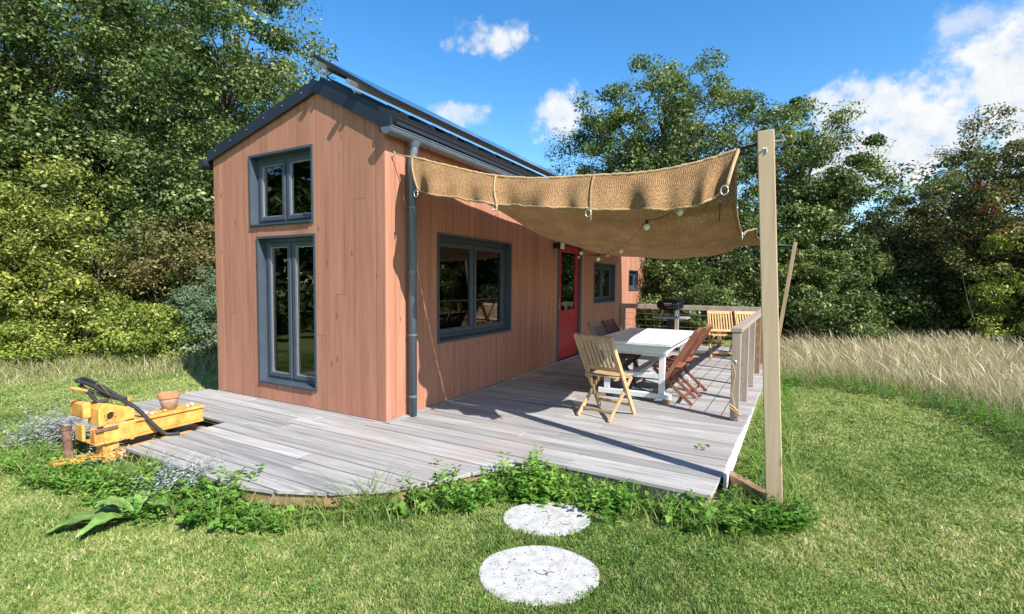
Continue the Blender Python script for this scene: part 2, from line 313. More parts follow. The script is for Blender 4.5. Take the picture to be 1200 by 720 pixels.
def leaf_quads(c, nrm, length, width, fold=.15, axis=None):
    n = len(c); nrm = unit(nrm)
    a = unit(np.cross(nrm, rng.normal(size=(n,3)))) if axis is None else unit(axis)
    b = np.cross(nrm, a); Ln = np.reshape(length, (-1,1)); Wd = np.reshape(width, (-1,1))
    q = np.empty((n,4,3)); q[:,0] = c-a*Ln*.5; q[:,1] = c+b*Wd*.5-a*Ln*.06+nrm*Wd*fold; q[:,2] = c+a*Ln*.5-nrm*Ln*.08; q[:,3] = c-b*Wd*.5-a*Ln*.06+nrm*Wd*fold
    return q.reshape(-1,3)

# ------------------------------------------------------------------ ground
grd = varied('lawn_soil', [(.3, (.16,.20,.05)), (.5, (.22,.26,.08)), (.7, (.32,.31,.13))], (2.2,2.2,2.2), .95, .1, detail=8, obj_var=0, bump=.8, bump_scale=(40,40,40), dist=.03)
mb = MB(); mb.poly([(-150,-150,G),(150,-150,G),(150,150,G),(-150,150,G)])
tag(mb.build('lawn', grd), kind='structure')

# ------------------------------------------------------------------ deck
deck = empty('wooden_deck', (0,0,0)); tag(deck, 'weathered grey plank deck wrapping round the small wooden house', 'deck')
ARC = [(-1.38,-1.66),(-.78,-1.675),(-.34,-1.685),(-.04,-1.69),(.12,-1.69),(.43,-1.62),(.78,-1.47),(.95,-1.36),(1.19,-1.14),(1.31,-.98),(1.42,-.80),(1.49,-.64),(1.66,-.42),(1.79,-.20)]
DYB = 8.35
W_GAB = 2.95
def xr(y): return 3.13 + (y+.2)*.048 if y < 4 else 3.33+(y-4)*.012
def xend(y):                             # right end of a board whose middle is at y
    if y > -.186: return xr(y)
    if y > -.2: return 1.79
    ys = [p[1] for p in ARC]
    for p, q in zip(ARC[::-1], ARC[::-1][1:]):
        if q[1] <= y <= p[1]: return p[0] + (q[0]-p[0])*(p[1]-y)/max(p[1]-q[1], 1e-6)
    return .05
BW, GAP = .157, .012
r_ = random.Random(3)
y = -.184-.157*10
bi = 0
while y < DYB-.02:
    y0, y1 = max(y+GAP/2, -1.69), y+BW-GAP/2
    xa = -3.12 if y > -1.0 else -3.0
    spans = []
    e0, e1 = xend(y0), xend(y1)
    if y < 0: lo = xa + r_.uniform(-.03,.03)
    else: lo = .012
    if y+BW > 0 > y: lo = .012 if y > -.05 else lo; 
    left = [lo]
    # notch for the drawbar
    if y < -.95: spans = [(lo, -1.98, -1.98), (-1.40, e0, e1)]
    else: spans = [(lo, e0, e1)]
    for (a, b0, b1) in spans:
        cuts = [a]; x = a + r_.uniform(1.0, 2.6)
        while x < min(b0,b1)-.7: cuts.append(x); x += r_.uniform(1.7, 2.9)
        for k, c in enumerate(cuts):
            last = k == len(cuts)-1
            xe0 = b0+r_.uniform(-.006,.006) if last else cuts[k+1]-.004; xe1 = b1+r_.uniform(-.006,.006) if last else cuts[k+1]-.004
            dz = r_.uniform(-.0025,.0025); z1 = dz; z0 = dz-.03
            mb = MB(); mb.hull([(c,y0,z0),(xe0,y0,z0),(xe1,y1,z0),(c,y1,z0)], [(c,y0,z1),(xe0,y0,z1),(xe1,y1,z1),(c,y1,z1)])
            mb.build('board', M['deck'], deck, bevel=.004)
    y += BW; bi += 1
MB().box((-W_GAB,-.024,-.03),(.0,-.003,-.001)).build('edging', M['deck'], deck)
# strip along the wall, edge framing
for a in range(4):
    mb = MB(); ya = -.03+a*2.6
    if ya < 8.2: mb.box((.004, ya, .002), (.075, min(ya+2.595, 8.3), .012)); mb.build('edging', M['deck'], deck)
mb = MB()
for p, q in zip(ARC, ARC[1:]): mb.hull([(p[0]-.02,p[1]+.02,-.115),(q[0]-.02,q[1]+.02,-.115),(q[0]-.04,q[1]+.045,-.115),(p[0]-.04,p[1]+.045,-.115)], [(p[0]-.02,p[1]+.02,-.034),(q[0]-.02,q[1]+.02,-.034),(q[0]-.04,q[1]+.045,-.034),(p[0]-.04,p[1]+.045,-.034)])
mb.build('curved_fascia', M['brownt'], deck)
MB().box((1.82,-.13,-.13),(3.08,-.10,-.034)).build('joist', M['greyed'], deck)
mb = MB(); mb.hull([(xr(.3)+.006,.30,-.13),(xr(.3)+.03,.30,-.13),(xr(8.3)+.03,8.33,-.13),(xr(8.3)+.006,8.33,-.13)],[(xr(.3)+.006,.30,-.006),(xr(.3)+.03,.30,-.006),(xr(8.3)+.03,8.33,-.006),(xr(8.3)+.006,8.33,-.006)]); mb.build('side_fascia', M['whitef'], deck)
MB().box((3.0,-.15,-.2),(3.09,-.06,-.034)).build('support', M['greyed'], deck)
MB().box((2.3,-.16,-.2),(2.37,-.08,-.034)).build('support', M['greyed'], deck)
for yy in (-.6, -1.0, -1.4): MB().box((-2.9, yy, -.2), (.3, yy+.05, -.034)).build('joist', M['greyed'], deck)
for xx in (.6, 1.3, 2.0, 2.7): MB().box((xx, 0, -.16), (xx+.05, 8.2, -.034)).build('joist', M['greyed'], deck)

# ------------------------------------------------------------------ house
W, HL, EZ, RX, RZ = 2.95, 10.74, 2.99, -.973, 3.50
house = empty('timber_house', (-W/2, HL/2, 0)); tag(house, 'small house clad in red brown vertical boards with dark roof', 'house')
HI = house.matrix_basis.inverted() if False else Matrix.Translation((W/2, -HL/2, 0))
def hb(T=None):
    f = (lambda p: HI @ Vector(T(p))) if T else (lambda p: HI @ Vector(p))
    return MB(f)
TG = lambda p: (p[0], -p[1], p[2])          # gable frame: a=X, n outward (-Y)
TL = lambda p: (p[1], p[0], p[2])           # long wall frame: a=Y, n outward (+X)
TB = lambda p: (-W-p[1], p[0], p[2])        # hidden long wall: a=Y, n outward (-X)
TK = lambda p: (p[0], HL+p[1], p[2])
def ztop_g(x): return EZ + (RZ-EZ)*((x+W)/(RX+W) if x < RX else (0-x)/(0-RX))
def strips(mb, a0, a1, zb, ztop, holes, n0, n1, brk=()):
    """fill wall strip a0..a1 between n0..n1 leaving the holes (ha0,ha1,hz0,hz1) open"""
    xs = sorted({a0, a1, *[h for hh in holes for h in hh[:2] if a0 < h < a1], *[b for b in brk if a0 < b < a1]})
    for p, q in zip(xs, xs[1:]):
        mid = (p+q)/2; zz = zb; hs = sorted([h for h in holes if h[0] < mid < h[1]], key=lambda h: h[2])
        segs = []
        for h in hs:
            if h[2]-zz > .004: segs.append((zz, zz, h[2], h[2]))
            zz = h[3]
        if min(ztop(p), ztop(q)) - zz > .004: segs.append((zz, zz, ztop(p), ztop(q)))
        for (b0, b1, t0, t1) in segs:
            mb.hull([(p,n0,b0),(q,n0,b1),(q,n0,t1),(p,n0,t0)], [(p,n1,b0),(q,n1,b1),(q,n1,t1),(p,n1,t0)])
GW = [(-2.185,-1.069,2.10,2.936), (-2.058,-1.045,.211,1.959)]
LW = [(.855,2.603,.732,2.007), (6.30,7.78,1.011,1.871), (9.03,9.95,1.25,1.78)]
DOOR = (4.345,5.50,.0,2.19)
BWN = [(.9,2.3,.9,2.0), (5.0,6.2,.9,2.0)]
def cladding(T, a0, a1, ztop, holes, bw, splits, zb=.004, t=.022, seed=1):
    rr = random.Random(seed); a = a0; k = 0
    while a < a1-.01:
        b = min(a+bw*rr.uniform(.96,1.04), a1)
        if a1-b < bw*.4: b = a1
        cut = splits.get(k)
        for part in (([(zb, cut-.0015), (cut+.0015, None)]) if cut else [(zb, None)]):
            zt = (lambda x, c=part[1]: c) if part[1] is not None else ztop
            hs = [h for h in holes if h[0] < b and h[1] > a and h[3] > part[0]]
            full = sorted([h for h in hs if h[0] <= a+.002 and h[1] >= b-.002], key=lambda h: h[2])
            lows, tops, zz = [], [], part[0]
            for h in full: lows.append(zz); tops.append(h[2]); zz = h[3]
            lows.append(zz); tops.append(None); n1 = rr.uniform(-.0015,.0015)
            for lo_, tp_ in zip(lows, tops):
                if tp_ is not None and tp_-lo_ < .02: continue
                mb = hb(T); strips(mb, a+.0026, b-.0026, lo_, zt if tp_ is None else (lambda x, c=tp_: c), [h for h in hs if h not in full and h[3] > lo_ and (tp_ is None or h[2] < tp_)], -t, n1, (RX,) if T is TG else ())
                if mb.f: mb.build('board', M['clad'], house)
        a = b; k += 1
cladding(TG, -W+.002, -.002, lambda x: ztop_g(x)-.004, GW, .148, {2: 1.02, 5: 2.05, 13: .84, 15: 1.30, 17: 2.3}, seed=2)
cladding(TL, -.0, HL, lambda x: EZ-.004, LW+[DOOR], .148, {3: 2.45, 12: 1.1, 20: 2.3, 27: .9, 40: 1.7, 50: 1.2}, seed=4)
mb = hb(TB); strips(mb, 0, HL, -.1, lambda x: EZ, BWN, -.12, 0); mb.build('rear_wall', M['clad'], house)
mb = hb(TK); strips(mb, -W, 0, -.1, lambda x: ztop_g(x), [], -.12, 0, (RX,)); mb.build('end_wall', M['clad'], house)
mb = hb(TG); strips(mb, -W+.121, -.121, -.1, lambda x: ztop_g(x)-.006, GW, -.12, -.0235, (RX,)); mb.build('gable_core', M['core'], house)
mb = hb(TL); strips(mb, .024, HL-.121, -.1, lambda x: EZ-.006, LW+[DOOR], -.12, -.0235); mb.build('wall_core', M['core'], house)
hb().box((-W+.13,.13,-.02),(-.13,HL-.13,.03)).build('floor', M['brownt'], house)
hb().box((-W+.13,.13,2.60),(-.13,HL-.13,2.64)).build('ceiling', M['inner'], house)
hb().box((-W+.13,3.6,.03),(-.13,3.66,2.59)).build('partition', M['inner'], house)

def ring(mb, a0, a1, z0, z1, wd, n0, n1):
    mb.box((a0,n0,z0),(a0+wd,n1,z1)); mb.box((a1-wd,n0,z0),(a1,n1,z1)); mb.box((a0+wd,n0,z1-wd),(a1-wd,n1,z1)); mb.box((a0+wd,n0,z0),(a1-wd,n1,z0+wd))
def window(T, a0, a1, z0, z1, sashes=2, label=None, depth=.085, fw=.045):
    mb = hb(T); ring(mb, a0-.012, a1+.012, z0-.012, z1+.012, .026, -depth-.05, .014)
    wobj = mb.build('window', M['slate'], house)
    if label: wobj['label'] = label
    i0, i1, j0, j1 = a0+.0145, a1-.0145, z0+.0145, z1-.0145
    mb = hb(T); ring(mb, i0, i1, j0, j1, fw, -depth-.045, -depth)
    if sashes == 2: mid = (i0+i1)/2; mb.box((mid-.014,-depth-.04,j0+fw),(mid+.014,-depth-.002,j1-fw))
    mb.build('frame', M['slate'], wobj, bevel=.004)
    hb(T).hull([(i0,-depth+.001,j0+.001),(i1,-depth+.001,j0+.001),(i1,.03,j0-.012),(i0,.03,j0-.012)], [(i0,-depth+.001,j0+.016),(i1,-depth+.001,j0+.016),(i1,.03,j0+.002),(i0,.03,j0+.002)]).build('sill', M['slate'], wobj)
    edges = [(i0+fw, (i0+i1)/2-.014), ((i0+i1)/2+.014, i1-fw)] if sashes == 2 else [(i0+fw, i1-fw)]
    for (s0, s1) in edges:
        mb = hb(T); ring(mb, s0+.003, s1-.003, j0+fw+.003, j1-fw-.003, .05, -depth-.042, -depth+.012); mb.build('sash', M['slate'], wobj, bevel=.006)
        hb(T).box((s0+.045,-depth-.024,j0+fw+.045),(s1-.045,-depth-.018,j1-fw-.045)).build('pane', M['glass'], wobj)
        mb = hb(T); ring(mb, s0+.0535, s1-.0535, j0+fw+.0535, j1-fw-.0535, .010, -depth-.017, -depth+.002); mb.build('glazing_bead', M['steel'] if T is TG else M['slate'], wobj)
    return wobj
wu = window(TG, *GW[0]); wl = window(TG, *GW[1])
wa = window(TL, *LW[0], fw=.06); wb = window(TL, *LW[1]); wc = window(TL, *LW[2], sashes=1)
for h in BWN: window(TB, *h)
def curtain(x0, x1, z0, z1, y):
    mb = hb(); n = 26; P = [(x0+(x1-x0)*k/n, y+.018*math.sin(k*1.9)) for k in range(n+1)]
    for p, q in zip(P, P[1:]): mb.poly([(p[0],p[1],z0),(q[0],q[1],z0),(q[0],q[1],z1),(p[0],p[1],z1)])
    return mb.build('curtain', M['curtain'], house, smooth=True)
curtain(-2.02,-1.74,.1,1.98,.175); curtain(-1.2,-1.08,.1,1.98,.21)
mb = hb(); P = [(-.19+.016*math.sin(k*1.9), 2.36+.011*k) for k in range(22)]
for p, q in zip(P, P[1:]): mb.poly([(p[0],p[1],.7),(q[0],q[1],.7),(q[0],q[1],2.05),(p[0],p[1],2.05)])
mb.build('curtain', M['curtain'], house, smooth=True)
# furniture silhouettes inside, seen dimly through the glass
hb().box((-2.6,.5,.03),(-1.9,2.3,.45)).build('bench_seat', M['grey_w'], house)
hb().box((-1.0,1.0,.70),(-.3,2.0,.74)).build('inner_counter', M['brownt'], house)
# door
d0, d1, dz0, dz1 = DOOR
mb = hb(TL); mb.box((d0-.01,-.12,0.0125),(d0+.055,.014,dz1)); mb.box((d1-.115,-.12,0.0125),(d1+.01,.016,dz1)); mb.box((d0+.055,-.12,dz1-.06),(d1-.115,.014,dz1))
dr = mb.build('door', M['slate'], house); dr['label'] = 'red glazed door with plank lower panel'
a0, a1 = d0+.06, d1-.12
mb = hb(TL); mb.box((a0,-.06,.03),(a0+.13,-.012,dz1-.065)); mb.box((a1-.13,-.06,.03),(a1,-.012,dz1-.065)); mb.box((a0+.13,-.06,dz1-.185),(a1-.13,-.012,dz1-.065)); mb.box((a0+.13,-.06,.80),(a1-.13,-.012,.93)); mb.box((a0+.13,-.06,.03),(a1-.13,-.012,.17))
mb.build('frame', M['red'], dr, bevel=.005)
nb = 7; bw_ = (a1-a0-.26)/nb
for k in range(nb): hb(TL).box((a0+.13+k*bw_+.002,-.05,.17),(a0+.13+(k+1)*bw_-.002,-.022,.80)).build('plank', M['red'], dr, bevel=.004)
hb(TL).box((a0+.13,-.04,.93),(a1-.13,-.034,dz1-.185)).build('pane', M['glass'], dr)
mb = hb(TL); mb.box((a0+.04,-.012,.95),(a0+.075,-.004,1.15)); mb.tube([(a0+.058,-.004,1.07),(a0+.058,.04,1.07),(a0+.16,.045,1.07)], .009, 8); mb.build('handle', M['steel'], dr)
# roof
OV = .045                                   # barge overhang in front of the gable
mb = hb()
def slab(mb, x0, z0, x1, z1, y0, y1, t):
    d = Vector((x1-x0, 0, z1-z0)).normalized(); n = Vector((-d.z, 0, d.x)); n = n if n.z > 0 else -n
    A = [(x0,y0,z0),(x1,y0,z1),(x1+n.x*t,y0,z1+n.z*t),(x0+n.x*t,y0,z0+n.z*t)]
    mb.hull(A, [(p[0],y1,p[2]) for p in A])
SR = (EZ-RZ)/(0-RX)                          # right slope
SLf = (RZ-EZ)/(RX+W)
mb = hb(); slab(mb, RX, RZ+.012, .10, EZ+SR*.10+.012, -OV+.03, HL+.1, .145); slab(mb, -W-.08, EZ-SLf*.08+.012, RX, RZ+.012, -OV+.03, HL+.1, .07)
roof = mb.build('roof', M['roof'], house)
# barge boards on the gable
mb = hb(); t = .135
mb.hull([(RX,-OV,RZ-.02),(.075,-OV,EZ+SR*.075-.02),(.075,-OV,EZ+SR*.075-.02+t),(RX,-OV,RZ-.02+t)], [(RX,-OV+.028,RZ-.02),(.075,-OV+.028,EZ+SR*.075-.02),(.075,-OV+.028,EZ+SR*.075-.02+t),(RX,-OV+.028,RZ-.02+t)])
mb.build('barge_board', M['roof'], roof)
mb = hb(); mb.hull([(-W-.06,-OV,EZ-SLf*.06-.02),(RX,-OV,RZ-.02),(RX,-OV,RZ-.02+t),(-W-.06,-OV,EZ-SLf*.06-.02+t)], [(-W-.06,-OV+.028,EZ-SLf*.06-.02),(RX,-OV+.028,RZ-.02),(RX,-OV+.028,RZ-.02+t),(-W-.06,-OV+.028,EZ-SLf*.06-.02+t)])
mb.build('barge_board', M['roof'], roof)
mb = hb(); mb.box((-.03,-OV-.006,EZ-.06),(.115,-OV+.05,EZ+.075)); mb.build('barge_cap', M['roof'], roof)
mb = hb(); mb.hull([(-W,-OV+.028,EZ-.005),(RX,-OV+.028,RZ-.005),(RX,-OV+.028,RZ+.008),(-W,-OV+.028,EZ+.008)],[(-W,0,EZ-.005),(RX,0,RZ-.005),(RX,0,RZ+.008),(-W,0,EZ+.008)])
mb.hull([(RX,-OV+.028,RZ-.005),(0,-OV+.028,EZ-.005),(0,-OV+.028,EZ+.008),(RX,-OV+.028,RZ+.008)],[(RX,0,RZ-.005),(0,0,EZ-.005),(0,0,EZ+.008),(RX,0,RZ+.008)]); mb.build('soffit', M['roof'], roof)
for k in range(6):
    x = -W+.12+k*.33; z = ztop_g(x)+.06
    hb().box((x-.006,-OV-.006,z-.006),(x+.006,-OV,z+.006)).build('screw', M['steel'], roof)
# standing seams on the right slope near the eave
for k in range(24):
    yy = .15+k*.44
    mb = hb(); d = Vector((.10-RX,0,SR*(.10-RX))); mb.bar((RX+.06, yy, RZ+.155), (.13, yy, EZ+SR*.13+.185), .05, .03); mb.build('seam', M['roof'], roof)
# eave battens under the panel
for (dx, dz) in ((.125,.085),(.118,.030)): hb().box((dx-.0,-OV+.05,EZ+dz-.03),(dx+.03,HL,EZ+dz)).build('eave_flashing', M['roof'], roof)
# solar panels
PFY = -.07
PA, PB = ony(366,67,PFY), ony(447,113,PFY); PA.y = PB.y = 0; pd = (PB-PA).normalized(); pn = Vector((-pd.z,0,pd.x)); pn = pn if pn.z > 0 else -pn
sp = MB(lambda p: HI @ Vector(p)); ln = (PB-PA).length
A = [PA, PB, PB+pn*.035, PA+pn*.035]
ylen = 1.72; k = 0; yy = PFY
solar = None
while yy < HL-.8:
    mb = hb(); mb.hull([(p.x,yy,p.z) for p in A], [(p.x,yy+ylen-.012,p.z) for p in A])
    o = mb.build('solar_panel', M['blackm'], house)
    B = [PA+pd*.012+pn*.0362, PB-pd*.012+pn*.0362, PB-pd*.012+pn*.039, PA+pd*.012+pn*.039]
    mb = hb(); mb.hull([(p.x,yy+.012,p.z) for p in B], [(p.x,yy+ylen-.024,p.z) for p in B]); mb.build('solar_glass', M['pv'], o)
    B = [PA+pd*.015-pn*.003, PB-pd*.015-pn*.003, PB-pd*.015-pn*.0005, PA+pd*.015-pn*.0005]
    mb = hb(); mb.hull([(p.x,yy+.015,p.z) for p in B], [(p.x,yy+ylen-.027,p.z) for p in B]); mb.build('backsheet', M['pvback'], o)
    yy += ylen
for s in (.20, .66):                           # mounting rails with their silver ends
    c = PA+pd*(ln*s)-pn*.028
    mb = hb(); mb.bar((c.x,PFY-.10,c.z),(c.x,HL-.6,c.z), .06, .045, up=pn); rl = mb.build('panel_rail', M['steel'], house)
    c2 = c+pd*.06-pn*.05
    mb = hb(); mb.bar((c2.x,-.12,c2.z),(c2.x,-.04,c2.z),.05,.018,up=pn); mb.bar((c2.x,-.105,c2.z-.03),(c2.x,-.105,c2.z+.03),.012,.012,up=(0,1,0)); mb.build('bracket', M['steel'], rl)
for k in range(22):
    c = PB-pd*.10-pn*.06; yy = .3+k*.46
    hb().box((c.x-.02,yy,c.z-.05),(c.x+.03,yy+.12,c.z-.02)).build('hook_plate', M['zinc'], roof)
# gutter + downpipe
mb = hb(); gx, gz, gr = .105, EZ-.045, .068; prof = [(gx+gr*math.cos(R(180+20*k)), gz+gr*math.sin(R(180+20*k))) for k in range(10)]; prof2 = [(gx+(gr-.004)*math.cos(R(360-20*k)), gz+(gr-.004)*math.sin(R(360-20*k))) for k in range(10)]
lp = prof+prof2
mb.hull([(p[0],-.09,p[1]) for p in lp], [(p[0],HL+.05,p[1]) for p in lp]); mb.hull([(p[0],-.096,p[1]) for p in prof], [(p[0],-.09,p[1]) for p in prof])
gut = mb.build('gutter', M['zinc'], house)
mb = hb(); mb.tube([(gx+gr,-.09,gz+.002),(gx+gr,HL+.05,gz+.002)], .008, 8); mb.build('gutter_lip', M['zinc'], gut)
for k in range(12): mb = hb(); yy = .55+k*.86; mb.tube([(gx+(gr+.004)*math.cos(R(180+18*j)), yy, gz+(gr+.004)*math.sin(R(180+18*j))) for j in range(11)], .006, 6); mb.build('gutter_hook', M['zinc'], gut)
px_, py_ = .082, .315
mb = hb(); mb.tube([(gx,py_,gz-.05),(gx,py_,gz-.13),(px_,py_,gz-.20),(px_,py_,.004)], .043, 16); dp = mb.build('downpipe', M['zinc'], house, smooth=True)
mb = hb(); mb.tube([(gx,py_,gz-.045),(gx,py_,gz-.075),(gx,py_,gz-.11)], [.075,.062,.046], 16); mb.build('outlet', M['zinc'], dp)
for z in (2.22,1.55,.88,.22): mb = hb(); mb.tube([(px_,py_,z-.012),(px_,py_,z+.012)], .047, 16); mb.box((.0,py_-.012,z-.01),(px_-.03,py_+.012,z+.01)); mb.build('pipe_clip', M['zinc'], dp)
hb().tube([(-W-.10,-.10,EZ-.06),(-W-.10,HL,EZ-.06)], .06, 12).build('rear_gutter', M['roof'], house)
# small hooks in the wall for the sail
hb().tube([(0,.09,2.71),(.04,.09,2.71),(.05,.09,2.74),(.035,.09,2.76)], .005, 6).build('wall_hook', M['steel'], house)

# wall lamp
lp_ = onx(655,288,.10)
wlamp = empty('wall_lamp', (0, lp_.y, lp_.z)); tag(wlamp, 'small black floodlight fixed to the wall beside the red door', 'lamp')
MB().box((.003,-.03,-.05),(.02,.03,.05)).build('back_plate', M['blackm'], wlamp)
MB().bar((.01,0,0),(.11,-.0,.03),.02,.02).build('arm', M['blackm'], wlamp)
mb = MB(); mb.hull([(.07,-.09,-.05),(.07,.09,-.05),(.16,.10,-.07),(.16,-.10,-.07)],[(.07,-.09,.05),(.07,.09,.05),(.17,.10,.05),(.17,-.10,.05)]); mb.build('lamp_head', M['blackm'], wlamp, bevel=.006)
MB().hull([(.161,-.085,-.062),(.161,.085,-.062),(.171,.085,.042),(.171,-.085,.042)],[(.164,-.085,-.062),(.164,.085,-.062),(.174,.085,.042),(.174,-.085,.042)]).build('lens', M['bulb'], wlamp)

# ------------------------------------------------------------------ posts, brace, railings
def post(name, p, q, wd, dp, label, cat, mt):
    root = empty(name, p); o = MB().bar((0,0,0), Vector(q)-Vector(p), wd, dp, up=(0,1,0)).build('shaft', mt, root, bevel=.006); tag(root, label, cat); return root
pst = post('timber_post', (3.515,.13,G-.05), (3.375,.13,2.495), .105, .105, 'tall pale timber post at the front corner holding up the jute sail', 'post', M['pine'])
T0 = Vector((3.515,.13,G-.05))
def lp(*p): return Vector(p)-T0
mb = MB(); mb.tube([lp(3.385,.075,2.34), lp(3.385,.075,2.37), lp(3.36,.06,2.37)], .006, 8); mb.tube([lp(3.26,.13,2.425), lp(3.50,.13,2.425)], .008, 8); mb.build('eye_bolt', M['steel'], pst)
mb = MB(); mb.tube([lp(3.455+.03*math.cos(t),.13,2.43+.04*math.sin(t)) for t in [k*math.pi/6 for k in range(13)]], .006, 6); mb.build('shackle', M['zinc'], pst)
b2 = ony(912,395,7.2); t2 = ony(932,284,7.2)
d2 = (t2-b2); base2 = b2 + d2*((G-b2.z)/d2.z)
pst2 = post('timber_post', base2, t2, .07, .07, 'outward leaning slim timber post behind the tall post at the far deck side', 'post', M['pine'])
br = empty('timber_brace', (3.15,.55,-.11)); tag(br, 'short brown timber lying on the ground between deck corner and tall post', 'beam')
MB().bar((0,0,0), Vector((3.47,.22,-.115))-Vector((3.15,.55,-.11)), .075, .10).build('beam', M['brownt'], br, bevel=.006)

def railing(name, pts, posts, label, h=.94, rw=.11, rh=.045, rm='greyed'):
    root = empty(name, (*pts[0], 0)); o3 = Vector((*pts[0], 0)); tag(root, label, 'railing')
    A = Vector((*pts[0], 0))-o3; B = Vector((*pts[1], 0))-o3; d = (B-A).normalized()
    MB().bar(A+Vector((0,0,h+rh/2))-d*.05, B+Vector((0,0,h+rh/2))+d*.03, rw, rh).build('top_rail', M[rm], root, bevel=.005)
    for s in posts:
        p = A+(B-A)*s; MB().bar(p+Vector((0,0,.004)), p+Vector((0,0,h)), .085, .085, up=d).build('post', M['greyed'] if s < .5 else M['brownt'], root, bevel=.004)
    for k in range(5):
        z = h*(k+.8)/5.6; MB().tube([A+Vector((0,0,z)), B+Vector((0,0,z))], .0035, 6).build('cable', M['steel'], root)
    return root
side = railing('deck_railing', [(3.115,1.93),(3.30,8.24)], [0,.155,.31,.5,.68,.86,.985], 'cable railing with greyed top rail running back along the open deck side')
back = railing('deck_railing', [(.06,8.28),(3.20,8.28)], [.012,.42,.72,.98], 'cable railing across the far end of the deck behind the grill', h=.82, rw=.06, rh=.115)
# cord and cleat on the near post of the side railing
mb = MB(); mb.tube([(-.02,-.046,.62),(-.03,-.055,.60),(.0,-.06,.5),(-.03,-.055,.30),(.0,-.055,.15),(.03,-.06,.1)], .007, 6); mb.tube([(-.04,-.06,.14),(.06,-.07,.07)], .016, 6); mb.tube([(-.05,-.06,.18),(.05,-.07,.10)], .012, 6); mb.build('cord', M['rope'], side)
mb = MB(); mb.tube([(-.018+.022*math.cos(t),-.05,.62+.022*math.sin(t)) for t in [k*math.pi/6 for k in range(13)]], .006, 6); mb.build('cleat', M['steel'], side)

# ------------------------------------------------------------------ jute sail
sail = empty('shade_sail', (1.7,3.2,2.2)); tag(sail, 'sagging woven jute shade sail stretched from house wall to posts', 'shade sail')
SO = Vector((1.7,3.2,2.2))
cols = [(.14, [(.16,2.70),(.6,2.64),(1.5,2.55),(3,2.46),(5.4,2.42),(8.2,2.47)]),
        (.80, [(.16,2.51),(.45,2.33),(1.2,2.17),(2.2,2.06),(4.4,2.03),(8.1,2.30)]),
        (1.5, [(.16,2.36),(.40,2.13),(1.1,1.92),(2.2,1.83),(4.3,1.90),(7.9,2.22)]),
        (2.2, [(.16,2.315),(.36,2.05),(1.0,1.84),(2.2,1.76),(4.2,1.86),(7.6,2.20)]),
        (2.8, [(.16,2.32),(.33,2.0),(.8,1.84),(2.0,1.78),(4.1,1.92),(7.3,2.22)]),
        (3.18,[(.16,2.39),(.26,2.05),(.55,1.91),(1.3,1.92),(3.6,2.15),(7.0,2.22)])]
def interp(xs, ys, x):                       # monotone-ish cubic (Catmull-Rom on non-uniform knots)
    i = max(0, min(len(xs)-2, int(np.searchsorted(xs, x))-1)); h = xs[i+1]-xs[i]; t = (x-xs[i])/h
    def slope(j):
        if j <= 0: return (ys[1]-ys[0])/(xs[1]-xs[0])
        if j >= len(xs)-1: return (ys[-1]-ys[-2])/(xs[-1]-xs[-2])
        return (ys[j+1]-ys[j-1])/(xs[j+1]-xs[j-1])
    m0, m1 = slope(i)*h, slope(i+1)*h
    return (2*t**3-3*t*t+1)*ys[i]+(t**3-2*t*t+t)*m0+(-2*t**3+3*t*t)*ys[i+1]+(t**3-t*t)*m1
NU, NV = 56, 90
grid = []
for j in range(NV+1):
    s = (j/NV)**1.5*5
    rowy = []; rowz = []
    for cx_, pts in cols:
        ks = list(range(6)); rowy.append(interp(ks, [p[0] for p in pts], s)); rowz.append(interp(ks, [p[1] for p in pts], s))
    xs = [c[0] for c in cols]; row = []
    for i in range(NU+1):
        x = xs[0]+(xs[-1]-xs[0])*i/NU
        yv, zv = interp(xs, rowy, x), interp(xs, rowz, x)
        zv += .012*math.sin(x*9+yv*1.3)*min(1, j/10) + .02*float(vnoise(x, yv, 2.2, 5)-.5)
        row.append(Vector((x+.02*math.sin(yv*2.3)*(i==NU), yv, zv)))
    grid.append(row)
def cloth(name, grid, us=1):
    nv, nu = len(grid), len(grid[0]); vs_ = [tuple(p-SO) for r in grid for p in r]
    fs = [(j*nu+i, j*nu+i+1, (j+1)*nu+i+1, (j+1)*nu+i) for j in range(nv-1) for i in range(nu-1)]
    me = bpy.data.meshes.new(name); me.from_pydata(vs_, [], fs); me.update()
    # cloth coordinates measured along the surface in metres
    U = np.zeros((nv,nu)); V = np.zeros((nv,nu))
    for j in range(nv):
        for i in range(1, nu): U[j,i] = U[j,i-1]+(grid[j][i]-grid[j][i-1]).length
    for i in range(nu):
        for j in range(1, nv): V[j,i] = V[j-1,i]+(grid[j][i]-grid[j-1][i]).length
    uvl = me.uv_layers.new(name='cloth'); 
    for lo in me.loops: j, i = divmod(lo.vertex_index, nu); uvl.data[lo.index].uv = (U[j,i], V[j,i])
    me.polygons.foreach_set('use_smooth', [True]*len(me.polygons)); me.materials.append(M['jute'])
    o = bpy.data.objects.new(name, me); COL.objects.link(o); o.parent = sail; return o
cloth('canopy', grid)
BV = BVHTree.FromPolygons([p for r in grid for p in r], [(j*(NU+1)+i, j*(NU+1)+i+1, (j+1)*(NU+1)+i+1, (j+1)*(NU+1)+i) for j in range(NV) for i in range(NU)])
